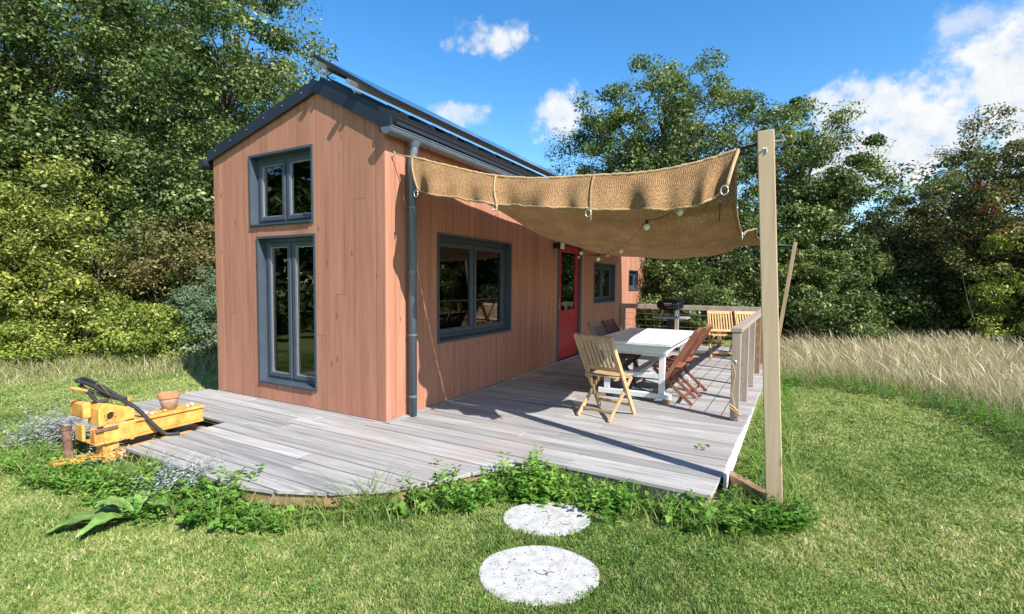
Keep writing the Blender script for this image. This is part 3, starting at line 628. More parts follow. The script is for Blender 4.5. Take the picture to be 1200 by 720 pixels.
# front flap hanging from the front rope
TOPP = [(483,184),(530,196),(583,207),(640,209),(700,206),(760,202),(820,190),(864,176)]
BOTP = [(485,222),(530,231),(583,237.5),(640,242),(697,243.5),(760,244),(815,241),(850,217)]
tx = [ony(*p,.14) for p in TOPP]; bx_ = [ony(*p,-.06) for p in BOTP]
NF = 110; flap = []
for j in range(13):
    row = []; v = j/12
    for i in range(NF+1):
        s = i/NF*7
        a = Vector([interp(range(8), [p[k] for p in tx], s) for k in range(3)]); b = Vector([interp(range(8), [p[k] for p in bx_], s) for k in range(3)])
        p = a.lerp(b, v); sc = .022*math.sin(i*.62)+.040*math.sin(i*.36+1)+.030*math.sin(i*.17+2)
        p.y += (sc*v - .05*math.sin(v*math.pi)*.6) + .008*float(vnoise(p.x, p.z, 9, 3)-.5)
        p.z += .010*math.sin(i*1.25)*v*(1-v)*.4 - (.014*abs(math.sin(i*math.pi/18)))*v
        row.append(p)
    flap.append(row)
cloth('front_flap', flap)
def cord(name, pts, r, n=6, mt=None): return MB().tube([Vector(p)-SO for p in pts], r, n).build(name, mt or M['rope'], sail, smooth=True)
def rag(pts, amp, sd):
    q = random.Random(sd); return [p+Vector((q.uniform(-amp,amp),q.uniform(-amp,amp),q.uniform(-amp,amp))) for p in pts]
cord('top_hem', rag(flap[0], .004, 1), .014); cord('bottom_hem', rag(flap[-1], .005, 2), .010)
cord('side_hem', [r[-1]+Vector((.008,0,0)) for r in flap], .014); cord('side_hem', [r[0] for r in flap], .010)
cord('canopy_hem', [r[-1] for r in grid], .012)
for px in (583, 697):
    s = [k for k in range(NF+1)]; i = min(s, key=lambda k: (flap[0][k]-ony(px,205,.14)).length)
    pts = [r[i]+Vector((0,-.012,0)) for r in flap]; cord('tie', pts+[pts[-1]+Vector((.005,0,-.04))], .010)
    c = pts[-1]+Vector((-.012,-.012,-.035)); cord('ring', [c+Vector((.022*math.cos(t),0,.028*math.sin(t))) for t in [k*math.pi/7 for k in range(15)]], .0045, 6, M['steel'])
    cord('tie_end', [pts[-1]+Vector((.006,-.01,-.03)), pts[-1]+Vector((.012,-.015,-.08)), pts[-1]+Vector((-.01,-.01,-.12))], .005)
for c in (flap[-1][-1]+Vector((-.005,-.02,-.03)), flap[-1][0]+Vector((-.02,-.01,-.03))): cord('ring', [c+Vector((.024*math.cos(t),0,.032*math.sin(t))) for t in [k*math.pi/7 for k in range(15)]], .005, 6, M['steel'])
fl, frt = flap[0][0], flap[0][-1]
cord('corner_rope', [fl, fl.lerp(Vector((.04,.09,2.745)), .5)+Vector((0,0,-.012)), Vector((.04,.09,2.745))], .006)
cord('corner_pole', [frt+Vector((-.02,0,-.005)), frt.lerp(Vector((3.34,.13,2.425)), .6), Vector((3.34,.13,2.425))], .012, 8, M['blackm'])
e2 = grid[6][-1]
cord('corner_chain', [e2, e2.lerp(Vector((3.345,.10,2.32)), .3)+Vector((0,0,.0)), Vector((3.345,.10,2.32))], .007, 6, M['zinc'])
MBt = MB(); 
cord('canopy_point', [grid[9][-1]+Vector((-.04,0,-.0)), e2.lerp(Vector((3.345,.10,2.32)), .32)], .016)
br_ = grid[-1][-1]; cord('corner_rope', [br_, t2+Vector((0,0,-.06))], .006, 6, M['zinc'])
bl_ = grid[-1][0]; cord('corner_rope', [bl_, Vector((.0,bl_.y+.08,2.52))], .006)
for j in (30, 55): c = grid[j][-1]+Vector((.01,0,-.03)); cord('ring', [c+Vector((.0,.02*math.cos(t),.03*math.sin(t))) for t in [k*math.pi/7 for k in range(15)]], .005, 6, M['steel'])

# string lights below the sail
sl = empty('string_lights', (1.4,2.4,1.8)); tag(sl, 'black festoon cable with small white bulbs hanging below the jute sail', 'string lights'); LO = Vector((1.4,2.4,1.8))
def under(px, py, fall):
    d = ray(px, py).normalized(); h = BV.ray_cast(CAM+d*.5, d)
    if h[0] is not None: return h[0]-d*.07
    return ony(px, py, fall)
bul = [under(797,240,1.0), under(758,258,1.3), ony(728,288,1.5), ony(701,298,1.9), ony(681,292,2.6)]
bul2 = [onx(678,298,.25), ony(712,296,4.5), ony(752,297,6.3), ony(805,298,6.4), ony(848,296,6.3), ony(874,291,5.8), ony(842,299,6.6)]
def bulb(p, r=.026):
    p = p-LO; o = MB().lathe([(.012,0),(.014,-.03),(.012,-.035)], p, 10).build('socket', M['blackm'], sl)
    prof = [(.011,-.034)]+[(r*math.sin(t), -.034-r*.9+r*math.cos(t)) for t in [math.pi*k/8 for k in range(2,8)]]+[(.002,-.034-1.9*r)]
    MB().lathe(prof, p, 12).build('bulb', M['bulb'], o, smooth=True)
for p in bul+bul2: bulb(p)
def swag(a, b, d, n=8): return [a.lerp(b, k/n)+Vector((0,0,-d*4*(k/n)*(1-k/n))) for k in range(n+1)]
path = []
ends = [under(826,218,.6)]+bul+[Vector((.05,4.9,2.05))]
for a, b in zip(ends, ends[1:]): path += swag(a, b, .035)[:-1]
path.append(ends[-1]); MB().tube([p-LO for p in path], .0035, 6).build('cable', M['blackm'], sl)
path = []; ends = [Vector((.05,4.9,2.05))]+bul2[:6]+[t2+Vector((-.02,0,-.1))]
for a, b in zip(ends, ends[1:]): path += swag(a, b, .04)[:-1]
MB().tube([p-LO for p in path], .0035, 6).build('cable', M['blackm'], sl)
p = under(844,238,.4); MB().tube([p-LO, p-LO+Vector((0,-.01,-.10)), p-LO+Vector((.0,-.01,-.14))], .004, 6).build('hanging_plug', M['blackm'], sl)

# ------------------------------------------------------------------ table
tb = empty('garden_table', (1.94,2.99,0), R(0)); tag(tb, 'white painted slatted garden table with trestle legs under the sail', 'table')
tw, tl_ = .96, 1.86
for k in range(7):
    x0 = -tw/2+.075+k*(tw-.15)/7
    for (ya, yb) in ((-tl_/2+.075,-.004),(.004,tl_/2-.075)): MB().box((x0+.002,ya+.002,.718),(x0+(tw-.15)/7-.002,yb-.002,.742)).build('slat', M['whitet'], tb, bevel=.003)
for s in (-1,1):
    MB().box((min(s*tw/2,s*(tw/2-.073)),-tl_/2,.712),(max(s*tw/2,s*(tw/2-.073)),tl_/2,.745)).build('edge_board', M['whitet'], tb, bevel=.004)
    MB().box((-tw/2+.075,min(s*tl_/2,s*(tl_/2-.073)),.712),(tw/2-.075,max(s*tl_/2,s*(tl_/2-.073)),.745)).build('edge_board', M['whitet'], tb, bevel=.004)
    MB().box((-tw/2+.07,s*(tl_/2-.10)-.012,.61),(tw/2-.07,s*(tl_/2-.10)+.012,.705)).build('apron', M['whitet'], tb, bevel=.003)
    MB().box((s*(tw/2-.08)-.012,-tl_/2+.115,.61),(s*(tw/2-.08)+.012,tl_/2-.115,.705)).build('apron', M['whitet'], tb, bevel=.003)
    MB().box((-tw/2+.09, s*.70-.03,.57),(tw/2-.09,s*.70+.03,.605)).build('cross_beam', M['whitet'], tb, bevel=.003)
    for q in (-1,1):
        MB().box((q*(tw/2-.14)-.035, s*.70-.03,.11),(q*(tw/2-.14)+.035,s*.70+.03,.569)).build('leg', M['whitet'], tb, bevel=.004)
    MB().box((-tw/2+.03, s*.70-.035,.045),(tw/2-.03,s*.70+.035,.109)).build('foot', M['whitet'], tb, bevel=.006)
    for q in (-1,1): MB().box((q*(tw/2-.08)-.045, s*.70-.036,.004),(q*(tw/2-.08)+.045,s*.70+.036,.044)).build('foot_pad', M['brownt'], tb)
MB().box((-.05,-.66,.30),(.05,.66,.345)).build('stretcher', M['whitet'], tb, bevel=.004)
for s in (-1,1): MB().box((-tw/2+.14, s*.70-.028,.29),(tw/2-.14,s*.70+.028,.35)).build('stretcher', M['whitet'], tb, bevel=.004)

# ------------------------------------------------------------------ folding chairs (face +Y locally)
def chair(mt):
    c = empty('folding_chair'); w_, = (.22,)
    for s in (-1,1):
        MB().bar((s*w_,.235,.004),(s*w_,-.285,.895),.024,.05,up=(0,1,0)).build('stile', mt, c, bevel=.004)
        MB().bar((s*(w_-.027),-.25,.004),(s*(w_-.027),.205,.415),.022,.042,up=(0,1,0)).build('leg', mt, c, bevel=.004)
    def onst(z): return .235-.52*(z-.004)/.891
    MB().bar((-w_,onst(.865),.865),(w_,onst(.865),.865),.022,.068,up=(0,-.52,.89)).build('top_rail', mt, c, bevel=.004)
    MB().bar((-w_+.012,onst(.52),.52),(w_-.012,onst(.52),.52),.02,.05,up=(0,-.52,.89)).build('lower_rail', mt, c, bevel=.004)
    for k in range(8):
        x = -w_+.042+k*(2*w_-.084)/7; z0, z1 = .54, .835
        MB().bar((x,onst(z0),z0),(x,onst(z1),z1),.026,.010,up=(0,1,0)).build('slat', mt, c)
    for s in (-1,1): MB().box((s*(w_-.045)-.012,-.13,.415),(s*(w_-.045)+.012,.225,.437)).build('seat_rail', mt, c)
    for k in range(7): MB().box((-w_+.018,-.125+k*.051,.438),(w_-.018,-.125+k*.051+.043,.452)).build('seat_slat', mt, c, bevel=.003)
    MB().bar((-w_+.03,-.165,.08),(w_-.03,-.165,.08),.02,.03).build('stretcher', mt, c)
    MB().bar((-w_+.012,.17,.115),(w_-.012,.17,.115),.02,.03).build('stretcher', mt, c)
    return c
protos = {}
def put(mt, x, y, rz, label, z=0):
    if mt not in protos: o = chair(M[mt]); protos[mt] = o
    else: o = copy_tree(protos[mt])
    o.location = (x,y,z); o.rotation_euler = (0,0,R(rz)); tag(o, label, 'chair', 'folding wooden chairs on the deck'); return o
put('teak', 1.86, 1.43, -14, 'pale folding chair seen from behind at the near end of the white table')
put('redw', 2.37, 2.52, 92, 'red brown folding chair tucked under the table, nearer of the two on its right')
put('redw', 2.42, 3.05, 87, 'red brown folding chair tucked under the table, farther of the two on its right')
put('grey_w', 1.52, 2.78, -90, 'greyed folding chair on the house side of the table, nearer of two')
put('dkw', 1.53, 3.33, -92, 'dark brown folding chair on the house side of the table, farther of two')
put('teak2', 2.52, 6.62, 197, 'honey coloured folding chair with full back in view by the far railing')
put('teak2', 3.02, 6.78, 200, 'honey coloured folding chair half hidden behind the side railing')

# ------------------------------------------------------------------ gas grill on its stand
gp = ony(785,360,7.35); gr_ = empty('gas_grill', (gp.x,7.35,0)); tag(gr_, 'black dome lidded gas grill on a pedestal with side shelf by the far railing', 'grill')
def dome(prof, sx, sy, n=28):
    mb = MB(lambda p: (p[0]*sx, p[1]*sy, p[2])); mb.lathe(prof, (0,0,0), n); return mb
dome([(.20,.86),(.27,.90),(.29,.955),(.27,.957)],1,.72).build('firebox', M['black'], gr_, smooth=True)
dome([(.29,.96),(.295,.985),(.28,1.03),(.23,1.075),(.15,1.10),(.05,1.11),(.005,1.112)],1,.72).build('lid', M['black'], gr_, smooth=True)
mb = MB(); mb.box((-.08,-.245,1.0),(.08,-.225,1.018)); mb.box((-.075,-.23,.99),(-.06,-.195,1.01)); mb.box((.06,-.23,.99),(.075,-.195,1.01)); mb.build('lid_handle', M['steel'], gr_)
MB().box((-.07,-.222,.955),(.02,-.207,.985)).build('thermometer', mat('orange_badge',(.6,.12,.03),.4), gr_)
MB().lathe([(.004,0),(.02,0),(.02,.02),(.004,.02)], (.24,-.17,.90), 12).build('knob', mat('orange_knob',(.6,.15,.03),.4), gr_)
for s in (-1,1):
    for q in (-1,1): MB().tube([(s*.13,q*.10,.87),(s*.18,q*.13,.715)], .012, 6).build('leg', M['steel'], gr_)
MB().box((-.33,-.24,.675),(.40,.24,.71)).build('shelf', M['greyp'], gr_, bevel=.006)
MB().box((-.04,-.05,.03),(.06,.05,.674)).build('pedestal', M['blackm'], gr_, bevel=.005)
MB().box((-.22,-.22,.004),(.24,.22,.03)).build('base_plate', M['blackm'], gr_, bevel=.004)

# ------------------------------------------------------------------ yellow drawbar, stake, hose, pot
db = empty('trailer_drawbar', (-1.62,-1.4,G)); tag(db, 'yellow steel trailer drawbar with chunky coupling head let into the deck edge', 'drawbar'); DO = Vector((-1.62,-1.4,G))
def dbx(name, a, b, mt='yellow', bev=.006): return MB(lambda p: Vector(p)-DO).box(a, b).build(name, M[mt], db, bevel=bev)
# I-section beam
dbx('beam_web', (-1.60,-1.86,.062), (-1.512,-.98,.175)); dbx('beam_top', (-1.72,-1.60,.176), (-1.492,-.975,.20)); dbx('beam_bottom', (-1.72,-1.86,.038), (-1.506,-.98,.061))
dbx('side_plate', (-1.511,-1.80,.04), (-1.496,-1.56,.20)); dbx('bracket', (-1.495,-1.615,.03), (-1.482,-1.585,.185))
dbx('under_beam', (-1.66,-1.80,-.13), (-1.53,-1.68,.037)); dbx('lower_rail', (-1.60,-1.72,-.10), (-1.44,-1.06,-.045))
# coupling head: side profile (y,z) extruded over x
prof = [(-1.835,.20),(-1.835,.345),(-1.80,.39),(-1.74,.375),(-1.60,.315),(-1.575,.30),(-1.575,.215),(-1.70,.205),(-1.76,.215),(-1.79,.205)]
mb = MB(lambda p: Vector(p)-DO); mb.hull([(-1.70,p[0],p[1]) for p in prof], [(-1.488,p[0],p[1]) for p in prof]); hd = mb.build('coupling_head', M['yellow'], db, bevel=.008)
dbx('jaw', (-1.86,-1.90,.265), (-1.60,-1.838,.40), 'yellow', .015)
mb = MB(lambda p: Vector(p)-DO); mb.lathe([(.005,0),(.036,0),(.036,.004),(.005,.004)], (0,0,0), 18)
mb = MB(lambda p: Vector(p)-DO); mb.tube([(-1.490,-1.765,.285),(-1.484,-1.765,.285)], .032, 16); mb.build('pin_hole', M['blackm'], db)
mb = MB(lambda p: Vector(p)-DO); mb.tube([(-1.48,-1.755+.034*math.cos(R(t)),.285+.034*math.sin(R(t))) for t in range(-20,201,20)]+[(-1.48,-1.79,.255)], .007, 6); mb.build('pin_hook', M['yellow'], db)
dbx('clamp_plate', (-1.80,-1.89,.06), (-1.66,-1.865,.20), 'yellow'); dbx('lock_lever', (-1.50,-1.86,.16), (-1.48,-1.70,.185), 'rust', .003)
prof = [(-2.17,-.055),(-2.13,-.02),(-1.62,-.02),(-1.5,-.06),(-1.62,-.085),(-2.13,-.075)]
mb = MB(lambda p: Vector(p)-DO); mb.hull([(-1.72,-2.10,-.075),(-1.60,-2.10,-.075),(-1.49,-1.62,-.105),(-1.66,-1.62,-.105)],[(-1.72,-2.10,-.045),(-1.60,-2.10,-.045),(-1.49,-1.62,-.06),(-1.66,-1.62,-.06)]); mb.build('tow_plate', M['yellow'], db, bevel=.006)
for (yy, zz) in ((-1.55,.19),(-1.30,.205)): MB(lambda p: Vector(p)-DO).lathe([(.003,0),(.018,0),(.018,.018),(.003,.018)], (-1.56,yy,zz), 6).build('bolt', M['yellow'], db)
mb = MB(lambda p: Vector(p)-DO); mb.tube([(-1.60,-1.60,.31),(-1.60,-1.57,.36),(-1.63,-1.55,.37),(-1.66,-1.57,.36)], .010, 6); mb.build('lifting_eye', M['yellow'], db)
sp_ = onz(82,552,G); st = empty('rusty_stake', sp_); tag(st, 'rusty iron pipe stake standing in front of the yellow drawbar', 'stake')
MB().tube([(0,0,-.1),(0,0,.10),(-.015,-.01,.36)], .030, 12).build('shaft', M['rust'], st, smooth=False)
MB().tube([(-.015,-.01,.35),(-.016,-.01,.375)], .037, 12).build('cap', M['rust'], st)
hs = empty('hydraulic_hose', (-1.6,-1.6,.4)); tag(hs, 'black rubber hose looped over the yellow drawbar onto the deck', 'hose'); HO = Vector((-1.6,-1.6,.4))
h1 = [(-1.60,-1.93,.60),(-1.60,-1.84,.55),(-1.58,-1.74,.46),(-1.56,-1.62,.37),(-1.52,-1.53,.27),(-1.46,-1.44,.12),(-1.42,-1.36,.025),(-1.36,-1.28,.02)]
def smoothpath(P, n=6):
    P = [Vector(p) for p in P]; o_ = []
    for i in range(len(P)-1):
        a, b, c, d = P[max(i-1,0)], P[i], P[i+1], P[min(i+2,len(P)-1)]
        for k in range(n):
            t = k/n; o_.append(.5*((2*b)+(-a+c)*t+(2*a-5*b+4*c-d)*t*t+(-a+3*b-3*c+d)*t**3))
    return o_+[P[-1]]
MB().tube([p-HO for p in smoothpath(h1)], .017, 10).build('hose_length', M['hose'], hs, smooth=True)
h2 = [(-1.62,-1.93,.60),(-1.66,-1.86,.60),(-1.66,-1.76,.53),(-1.62,-1.66,.43),(-1.58,-1.60,.38),(-1.60,-1.72,.42),(-1.64,-1.84,.50)]
MB().tube([p-HO for p in smoothpath(h2)], .014, 8).build('hose_loop', M['hose'], hs, smooth=True)
h3 = [(-1.64,-1.90,.56),(-1.62,-1.84,.47),(-1.60,-1.80,.40),(-1.56,-1.74,.40)]
MB().tube([p-HO for p in smoothpath(h3)], .016, 8).build('hose_loop', M['hose'], hs, smooth=True)
mb = MB(); mb.tube([Vector(p)-HO for p in smoothpath([(-1.62,-1.80,.40),(-1.60,-1.81,.50),(-1.58,-1.80,.56),(-1.56,-1.76,.50),(-1.58,-1.70,.40)])], .007, 6); mb.build('wire_tie', M['twig'], hs)
MB().tube([Vector(p)-HO for p in [(-1.63,-1.97,.545),(-1.62,-1.86,.50)]], .014, 6).build('hose_end', M['yellow'], hs)
pt = empty('flower_pot', (-1.62,-1.235,.2)); tag(pt, 'terracotta flower pot with whitish bloom standing on the yellow drawbar', 'flower pot')
MB().lathe([(.055,.002),(.082,.115),(.082,.118)], (0,0,0), 24).build('bowl', M['terra'], pt, smooth=True)
MB().lathe([(.076,.117),(.092,.118),(.094,.155),(.086,.158),(.082,.140),(.004,.138)], (0,0,0), 24).build('rim', varied('terracotta_rim', [(.35,(.42,.18,.085)),(.7,(.52,.26,.14))],(8,8,8),.85,.15), pt, smooth=False)
def stone(name, p, r, label, mt='pebble'):
    me = bpy.data.meshes.new(name); bm = bmesh.new(); bmesh.ops.create_icosphere(bm, subdivisions=2, radius=r)
    for v in bm.verts: v.co *= 1+.25*(random.random()-.5); v.co.z *= .62
    bm.to_mesh(me); bm.free(); me.materials.append(M[mt]); o = bpy.data.objects.new(name, me); COL.objects.link(o); o.location = (p[0],p[1],p[2]+r*.6); tag(o, label, 'pebble', 'pebbles lying on the yellow drawbar'); return o
for k, (yy, xx, r) in enumerate([(-1.08,-1.60,.018),(-1.05,-1.57,.016),(-1.03,-1.62,.02),(-1.10,-1.56,.013),(-1.41,-1.56,.018),(-1.44,-1.60,.022),(-1.37,-1.58,.015)]):
    stone('pebble', (xx,yy,.2), r, 'small pale pebble at the deck end of the yellow drawbar' if yy > -1.2 else 'small pale pebble between the flower pot and the black hose')

# ------------------------------------------------------------------ stepping stones
def slab_stone(c, rx, ry, rot, label, seed):
    o = empty('stepping_stone', (c[0],c[1],G)); tag(o, label, 'stepping stone'); rr = random.Random(seed); n = 56
    lo = []; 
    for k in range(n):
        a = 2*math.pi*k/n; q = 1+.012*math.sin(5*a+seed)+.008*rr.uniform(-1,1); x, y_ = rx*q*math.cos(a), ry*q*math.sin(a); lo.append((x*math.cos(rot)-y_*math.sin(rot), x*math.sin(rot)+y_*math.cos(rot)))
    mb = MB(); mb.hull([(p[0],p[1],-.03) for p in lo], [(p[0],p[1],.012) for p in lo]); mb.build('slab', M['concrete'], o, bevel=.008)
    mb = MB()
    for k in range(46):
        a = rr.uniform(0,6.28); q = math.sqrt(rr.random())*.97; x, y_ = rx*q*math.cos(a), ry*q*math.sin(a); x, y_ = x*math.cos(rot)-y_*math.sin(rot), x*math.sin(rot)+y_*math.cos(rot)
        t = rr.uniform(0,6.28); l_ = rr.choice((.004,.006,.008,.012)); 
        mb.bar((x,y_,.0135),(x+l_*math.cos(t),y_+l_*math.sin(t),.015),.003,.003)
    for k in range(3):
        a = rr.uniform(0,6.28); q = .5*rr.random(); x, y_ = rx*q*math.cos(a), ry*q*math.sin(a); t = rr.uniform(0,6.28)
        mb.tube([(x,y_,.015),(x+.03*math.cos(t),y_+.03*math.sin(t),.017),(x+.06*math.cos(t+.5),y_+.06*math.sin(t+.5),.015)], .0015, 4)
    mb.build('litter', M['twig'], o)['kind'] = 'stuff'
SA = (2.375,-1.335); SB = (2.15,-.745)
slab_stone(SA, .335, .275, R(29), 'larger round white stepping stone nearest the viewer in the lawn', 1)
slab_stone(SB, .300, .235, R(29), 'smaller round white stepping stone close to the deck front edge', 2)

# ------------------------------------------------------------------ vegetation materials
LM = {
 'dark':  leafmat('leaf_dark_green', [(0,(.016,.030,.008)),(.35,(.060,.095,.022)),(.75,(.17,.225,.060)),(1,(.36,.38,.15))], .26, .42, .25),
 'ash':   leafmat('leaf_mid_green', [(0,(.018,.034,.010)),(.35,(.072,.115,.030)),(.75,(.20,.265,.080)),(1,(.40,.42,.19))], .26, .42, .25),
 'hazel': leafmat('leaf_yellow_green', [(0,(.045,.060,.012)),(.35,(.15,.19,.034)),(.75,(.33,.36,.075)),(1,(.54,.50,.15))], .28, .4, .35),
 'brown': leafmat('leaf_bronze', [(0,(.06,.075,.02)),(.5,(.14,.15,.045)),(.8,(.25,.20,.075)),(1,(.32,.19,.10))], .3, .45, .3),
 'grey':  leafmat('leaf_grey_green', [(0,(.035,.055,.028)),(.5,(.075,.105,.055)),(1,(.13,.17,.10))], gain=2.1),
 'haw':   leafmat('leaf_hawthorn', [(0,(.018,.028,.009)),(.4,(.075,.095,.028)),(.75,(.22,.215,.06)),(.9,(.38,.27,.08)),(1,(.40,.12,.055))], .22, .4, .35),
 'lime':  leafmat('leaf_lime', [(0,(.07,.10,.016)),(.4,(.19,.25,.040)),(1,(.42,.46,.10))], .28, .4, .35),
 'berry': leafmat('berry_red', [(0,(.12,.010,.008)),(1,(.26,.03,.02))], .1),
 'weed':  leafmat('leaf_fresh_green', [(0,(.028,.070,.010)),(.5,(.065,.145,.020)),(.85,(.11,.20,.035)),(1,(.17,.25,.06))], .35, gain=1.9),
 'silver':leafmat('leaf_silver', [(0,(.15,.19,.14)),(.5,(.29,.32,.28)),(1,(.44,.46,.43))], .2),
 'grass': leafmat('grass_blade', [(0,(.12,.19,.045)),(.35,(.25,.335,.085)),(.6,(.38,.43,.14)),(.82,(.52,.48,.22)),(1,(.60,.50,.30))], .38),
 'dry':   leafmat('dry_grass', [(0,(.13,.19,.05)),(.3,(.24,.27,.09)),(.5,(.42,.36,.20)),(.8,(.55,.46,.30)),(1,(.64,.55,.40))], .3),
}

def foliage(cent, rad, nleaf, size, flat=.65, seed=0, aspect=.55, droop=.0):
    """leaves spread in clumps: cent (n,3), rad (n,)"""
    n = len(cent); idx = np.repeat(np.arange(n), nleaf); k = len(idx)
    d = unit(rng.normal(size=(k,3))); r = rng.random(k)**.42
    p = cent[idx] + d*(r*rad[idx])[:,None]*np.array([1,1,flat])
    nrm = d*.55 + np.array([0,0,.55]) + rng.normal(size=(k,3))*.55
    ln = size*rng.uniform(.55,1.4,k)*rng.uniform(.7,1.35,n)[idx]
    q = leaf_quads(p, nrm, ln, ln*aspect)
    ct = rng.random(n); tint = np.clip(.05+.55*ct[idx]+.30*rng.random(k)+.16*rng.normal(size=k), 0, 1)
    return q, tint
def crown_clumps(ells, n, seed, shell=.72):
    r2 = np.random.default_rng(seed); vol = np.array([e[3]*e[4]*e[5] for e in ells])**(2/3); pick = r2.choice(len(ells), n, p=vol/vol.sum())
    E = np.array(ells)[pick]; d = unit(r2.normal(size=(n,3)))
    rr = np.where(r2.random(n) < shell, .78+.30*r2.random(n), .25+.55*r2.random(n))
    rr = rr*(1+.16*np.sin(d[:,0]*7+seed)*np.sin(d[:,2]*6+1.3*seed))
    return E[:,:3]+d*rr[:,None]*E[:,3:6]
def tree(name, label, pos, ells, nclump, nleaf, size, crad, mt, trunk_r=.15, seed=1, group=None, cat='tree', stems=1, limbs=26, aspect=.55, extra=None, lean=(0,0), shell=.72):
    pos = Vector(pos); root = empty(name, pos); tag(root, label, cat, group)
    C = crown_clumps(ells, nclump, seed, shell); C = C[C[:,2] > .08]; rr = random.Random(seed)
    rad = crad*np.random.default_rng(seed+5).uniform(.55,1.3,len(C))
    q, tint = foliage(C, rad, int(nleaf*1.3), size*.78, seed=seed, aspect=aspect)
    np_mesh('crown', q, 4, tint, LM[mt], root)
    mb = MB(); zt = max(e[2] for e in ells)
    order = sorted(range(len(C)), key=lambda i: rr.random())
    for s in range(stems):
        ox, oy = (rr.uniform(-.25,.25), rr.uniform(-.25,.25)) if stems > 1 else (0,0)
        tx_, ty_ = ells[0][0]*.6+ox*4+lean[0], ells[0][1]*.6+oy*4+lean[1]
        path = [Vector((ox,oy,-.1)), Vector((ox+tx_*.15+rr.uniform(-.06,.06),oy+ty_*.15,zt*.25)), Vector((tx_*.5+ox+rr.uniform(-.12,.12),ty_*.5+oy,zt*.55)), Vector((tx_,ty_,zt*1.05))]
        path = smoothpath(path, 4); n = len(path); tr = trunk_r/(1 if stems == 1 else 1.8)
        mb.tube(path, [tr*(1.15-.9*k/(n-1)) for k in range(n)], 8)
        for k in order[s::stems][:limbs//stems]:
            c = Vector(C[k]); j = min(n-2, max(2, int(n*(.25+.65*min(1, max(0, c.z/zt-.25)))))) ; a = path[j]
            if c.z < a.z-.5: j = max(1, j-3); a = path[j]
            mid = a.lerp(c, .5)+Vector((rr.uniform(-.2,.2),rr.uniform(-.2,.2),.15)); r0 = tr*(1.15-.9*j/(n-1))*.55
            mb.tube([a, mid, c], [r0, r0*.6, r0*.18], 5)
    mb.build('trunk', M['bark'], root, smooth=True)
    if extra:
        emt, en, enl, esz, sel, erad, ename = extra
        C2 = np.array([c for c in C if sel(c)]); C2 = C2[np.random.default_rng(seed+9).permutation(len(C2))[:en]]
        q, t = foliage(C2*np.array([1,1,1])+unit(C2-np.array(ells[0][:3]))*crad*.6, np.full(len(C2), erad), enl, esz, aspect=.8); np_mesh(ename, q, 4, t, LM[emt], root)
    return root
def E_(x, y, z, rx, ry, rz): return (x, y, z, rx, ry, rz)

# ---- left: trees and shrubs along the boundary behind the drawbar
gl = 'trees along the left boundary'
tree('broadleaf_tree', 'tall dark broadleaf tree at the far left reaching out of the picture', atdepth(20,13.5,G), [E_(0,0,6.5,3.4,3.0,4.6), E_(1.2,-.6,3.6,2.4,2.4,2.6)], 330, 170, .135, .62, 'dark', .22, 11, gl, limbs=50)
tree('broadleaf_tree', 'tall dark broadleaf tree between the far left one and the roof edge', atdepth(165,14.5,G), [E_(0,0,6.6,3.2,3.0,5.2), E_(.5,-1,3.0,2.4,2.0,2.2)], 330, 170, .135, .6, 'ash', .22, 12, gl, limbs=50)
tree('broadleaf_tree', 'big mid green broadleaf tree rising right behind the gable roof', atdepth(268,13.2,G), [E_(0,0,6.3,2.75,2.6,4.1), E_(.2,-.6,2.9,2.5,2.2,2.6)], 400, 170, .12, .55, 'ash', .22, 13, gl, limbs=40)
tree('broadleaf_tree', 'shadowed tree crown filling the gap behind the left boundary', atdepth(-90,12,G), [E_(0,0,5,3,3,4.6)], 220, 130, .15, .65, 'dark', .22, 14, gl)
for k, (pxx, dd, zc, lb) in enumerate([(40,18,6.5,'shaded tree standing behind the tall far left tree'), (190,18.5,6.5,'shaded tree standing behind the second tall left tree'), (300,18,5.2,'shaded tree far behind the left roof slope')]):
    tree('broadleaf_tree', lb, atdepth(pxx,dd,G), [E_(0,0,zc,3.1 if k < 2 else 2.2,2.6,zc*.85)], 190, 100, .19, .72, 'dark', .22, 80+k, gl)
tree('hazel_shrub', 'yellow green hazel shrub with pale stems left of the drawbar', atdepth(75,10.2,G), [E_(0,0,2.1,1.45,1.2,1.75), E_(.5,-.5,1.0,1.1,.8,.95), E_(-.9,-.4,1.7,1.1,1.0,1.6)], 250, 120, .095, .36, 'hazel', .09, 15, None, 'shrub', 5, 40)
tree('hazel_shrub', 'yellow green hazel shrub cut off by the left picture edge', atdepth(-25,9.6,G), [E_(0,0,1.8,1.2,1.2,1.8)], 130, 120, .095, .36, 'hazel', .09, 16, None, 'shrub', 4, 24)
tree('bronze_shrub', 'bronze tinged shrub growing below the big tree beside the gable', atdepth(208,10.8,G), [E_(0,0,2.0,1.25,1.0,.95)], 120, 130, .085, .34, 'brown', .07, 17, None, 'shrub', 3, 24)
tree('dark_shrub', 'dark green shrub in shade between hazel and house wall', atdepth(225,12,G), [E_(0,0,1.6,1.7,1.2,1.6)], 150, 130, .10, .4, 'dark', .08, 27, None, 'shrub', 3, 24)
tree('bramble_bush', 'lime green bramble bush low in front of the left trees', atdepth(150,9.6,G), [E_(0,0,.55,1.0,.6,.62), E_(.75,.1,.55,.7,.5,.6)], 150, 110, .075, .24, 'lime', .03, 18, None, 'bush', 4, 20)
tree('grey_green_bush', 'grey green bush leaning against the left edge of the house', atdepth(240,9.7,G), [E_(0,0,.85,.55,.5,.9)], 90, 110, .06, .24, 'grey', .04, 19, None, 'bush', 3, 20)
tree('bramble_bush', 'bramble bush at the foot of the hazel on the far left', atdepth(30,9.0,G), [E_(0,0,.35,1.1,.5,.42)], 90, 100, .07, .2, 'lime', .03, 20, None, 'bush', 3, 12)
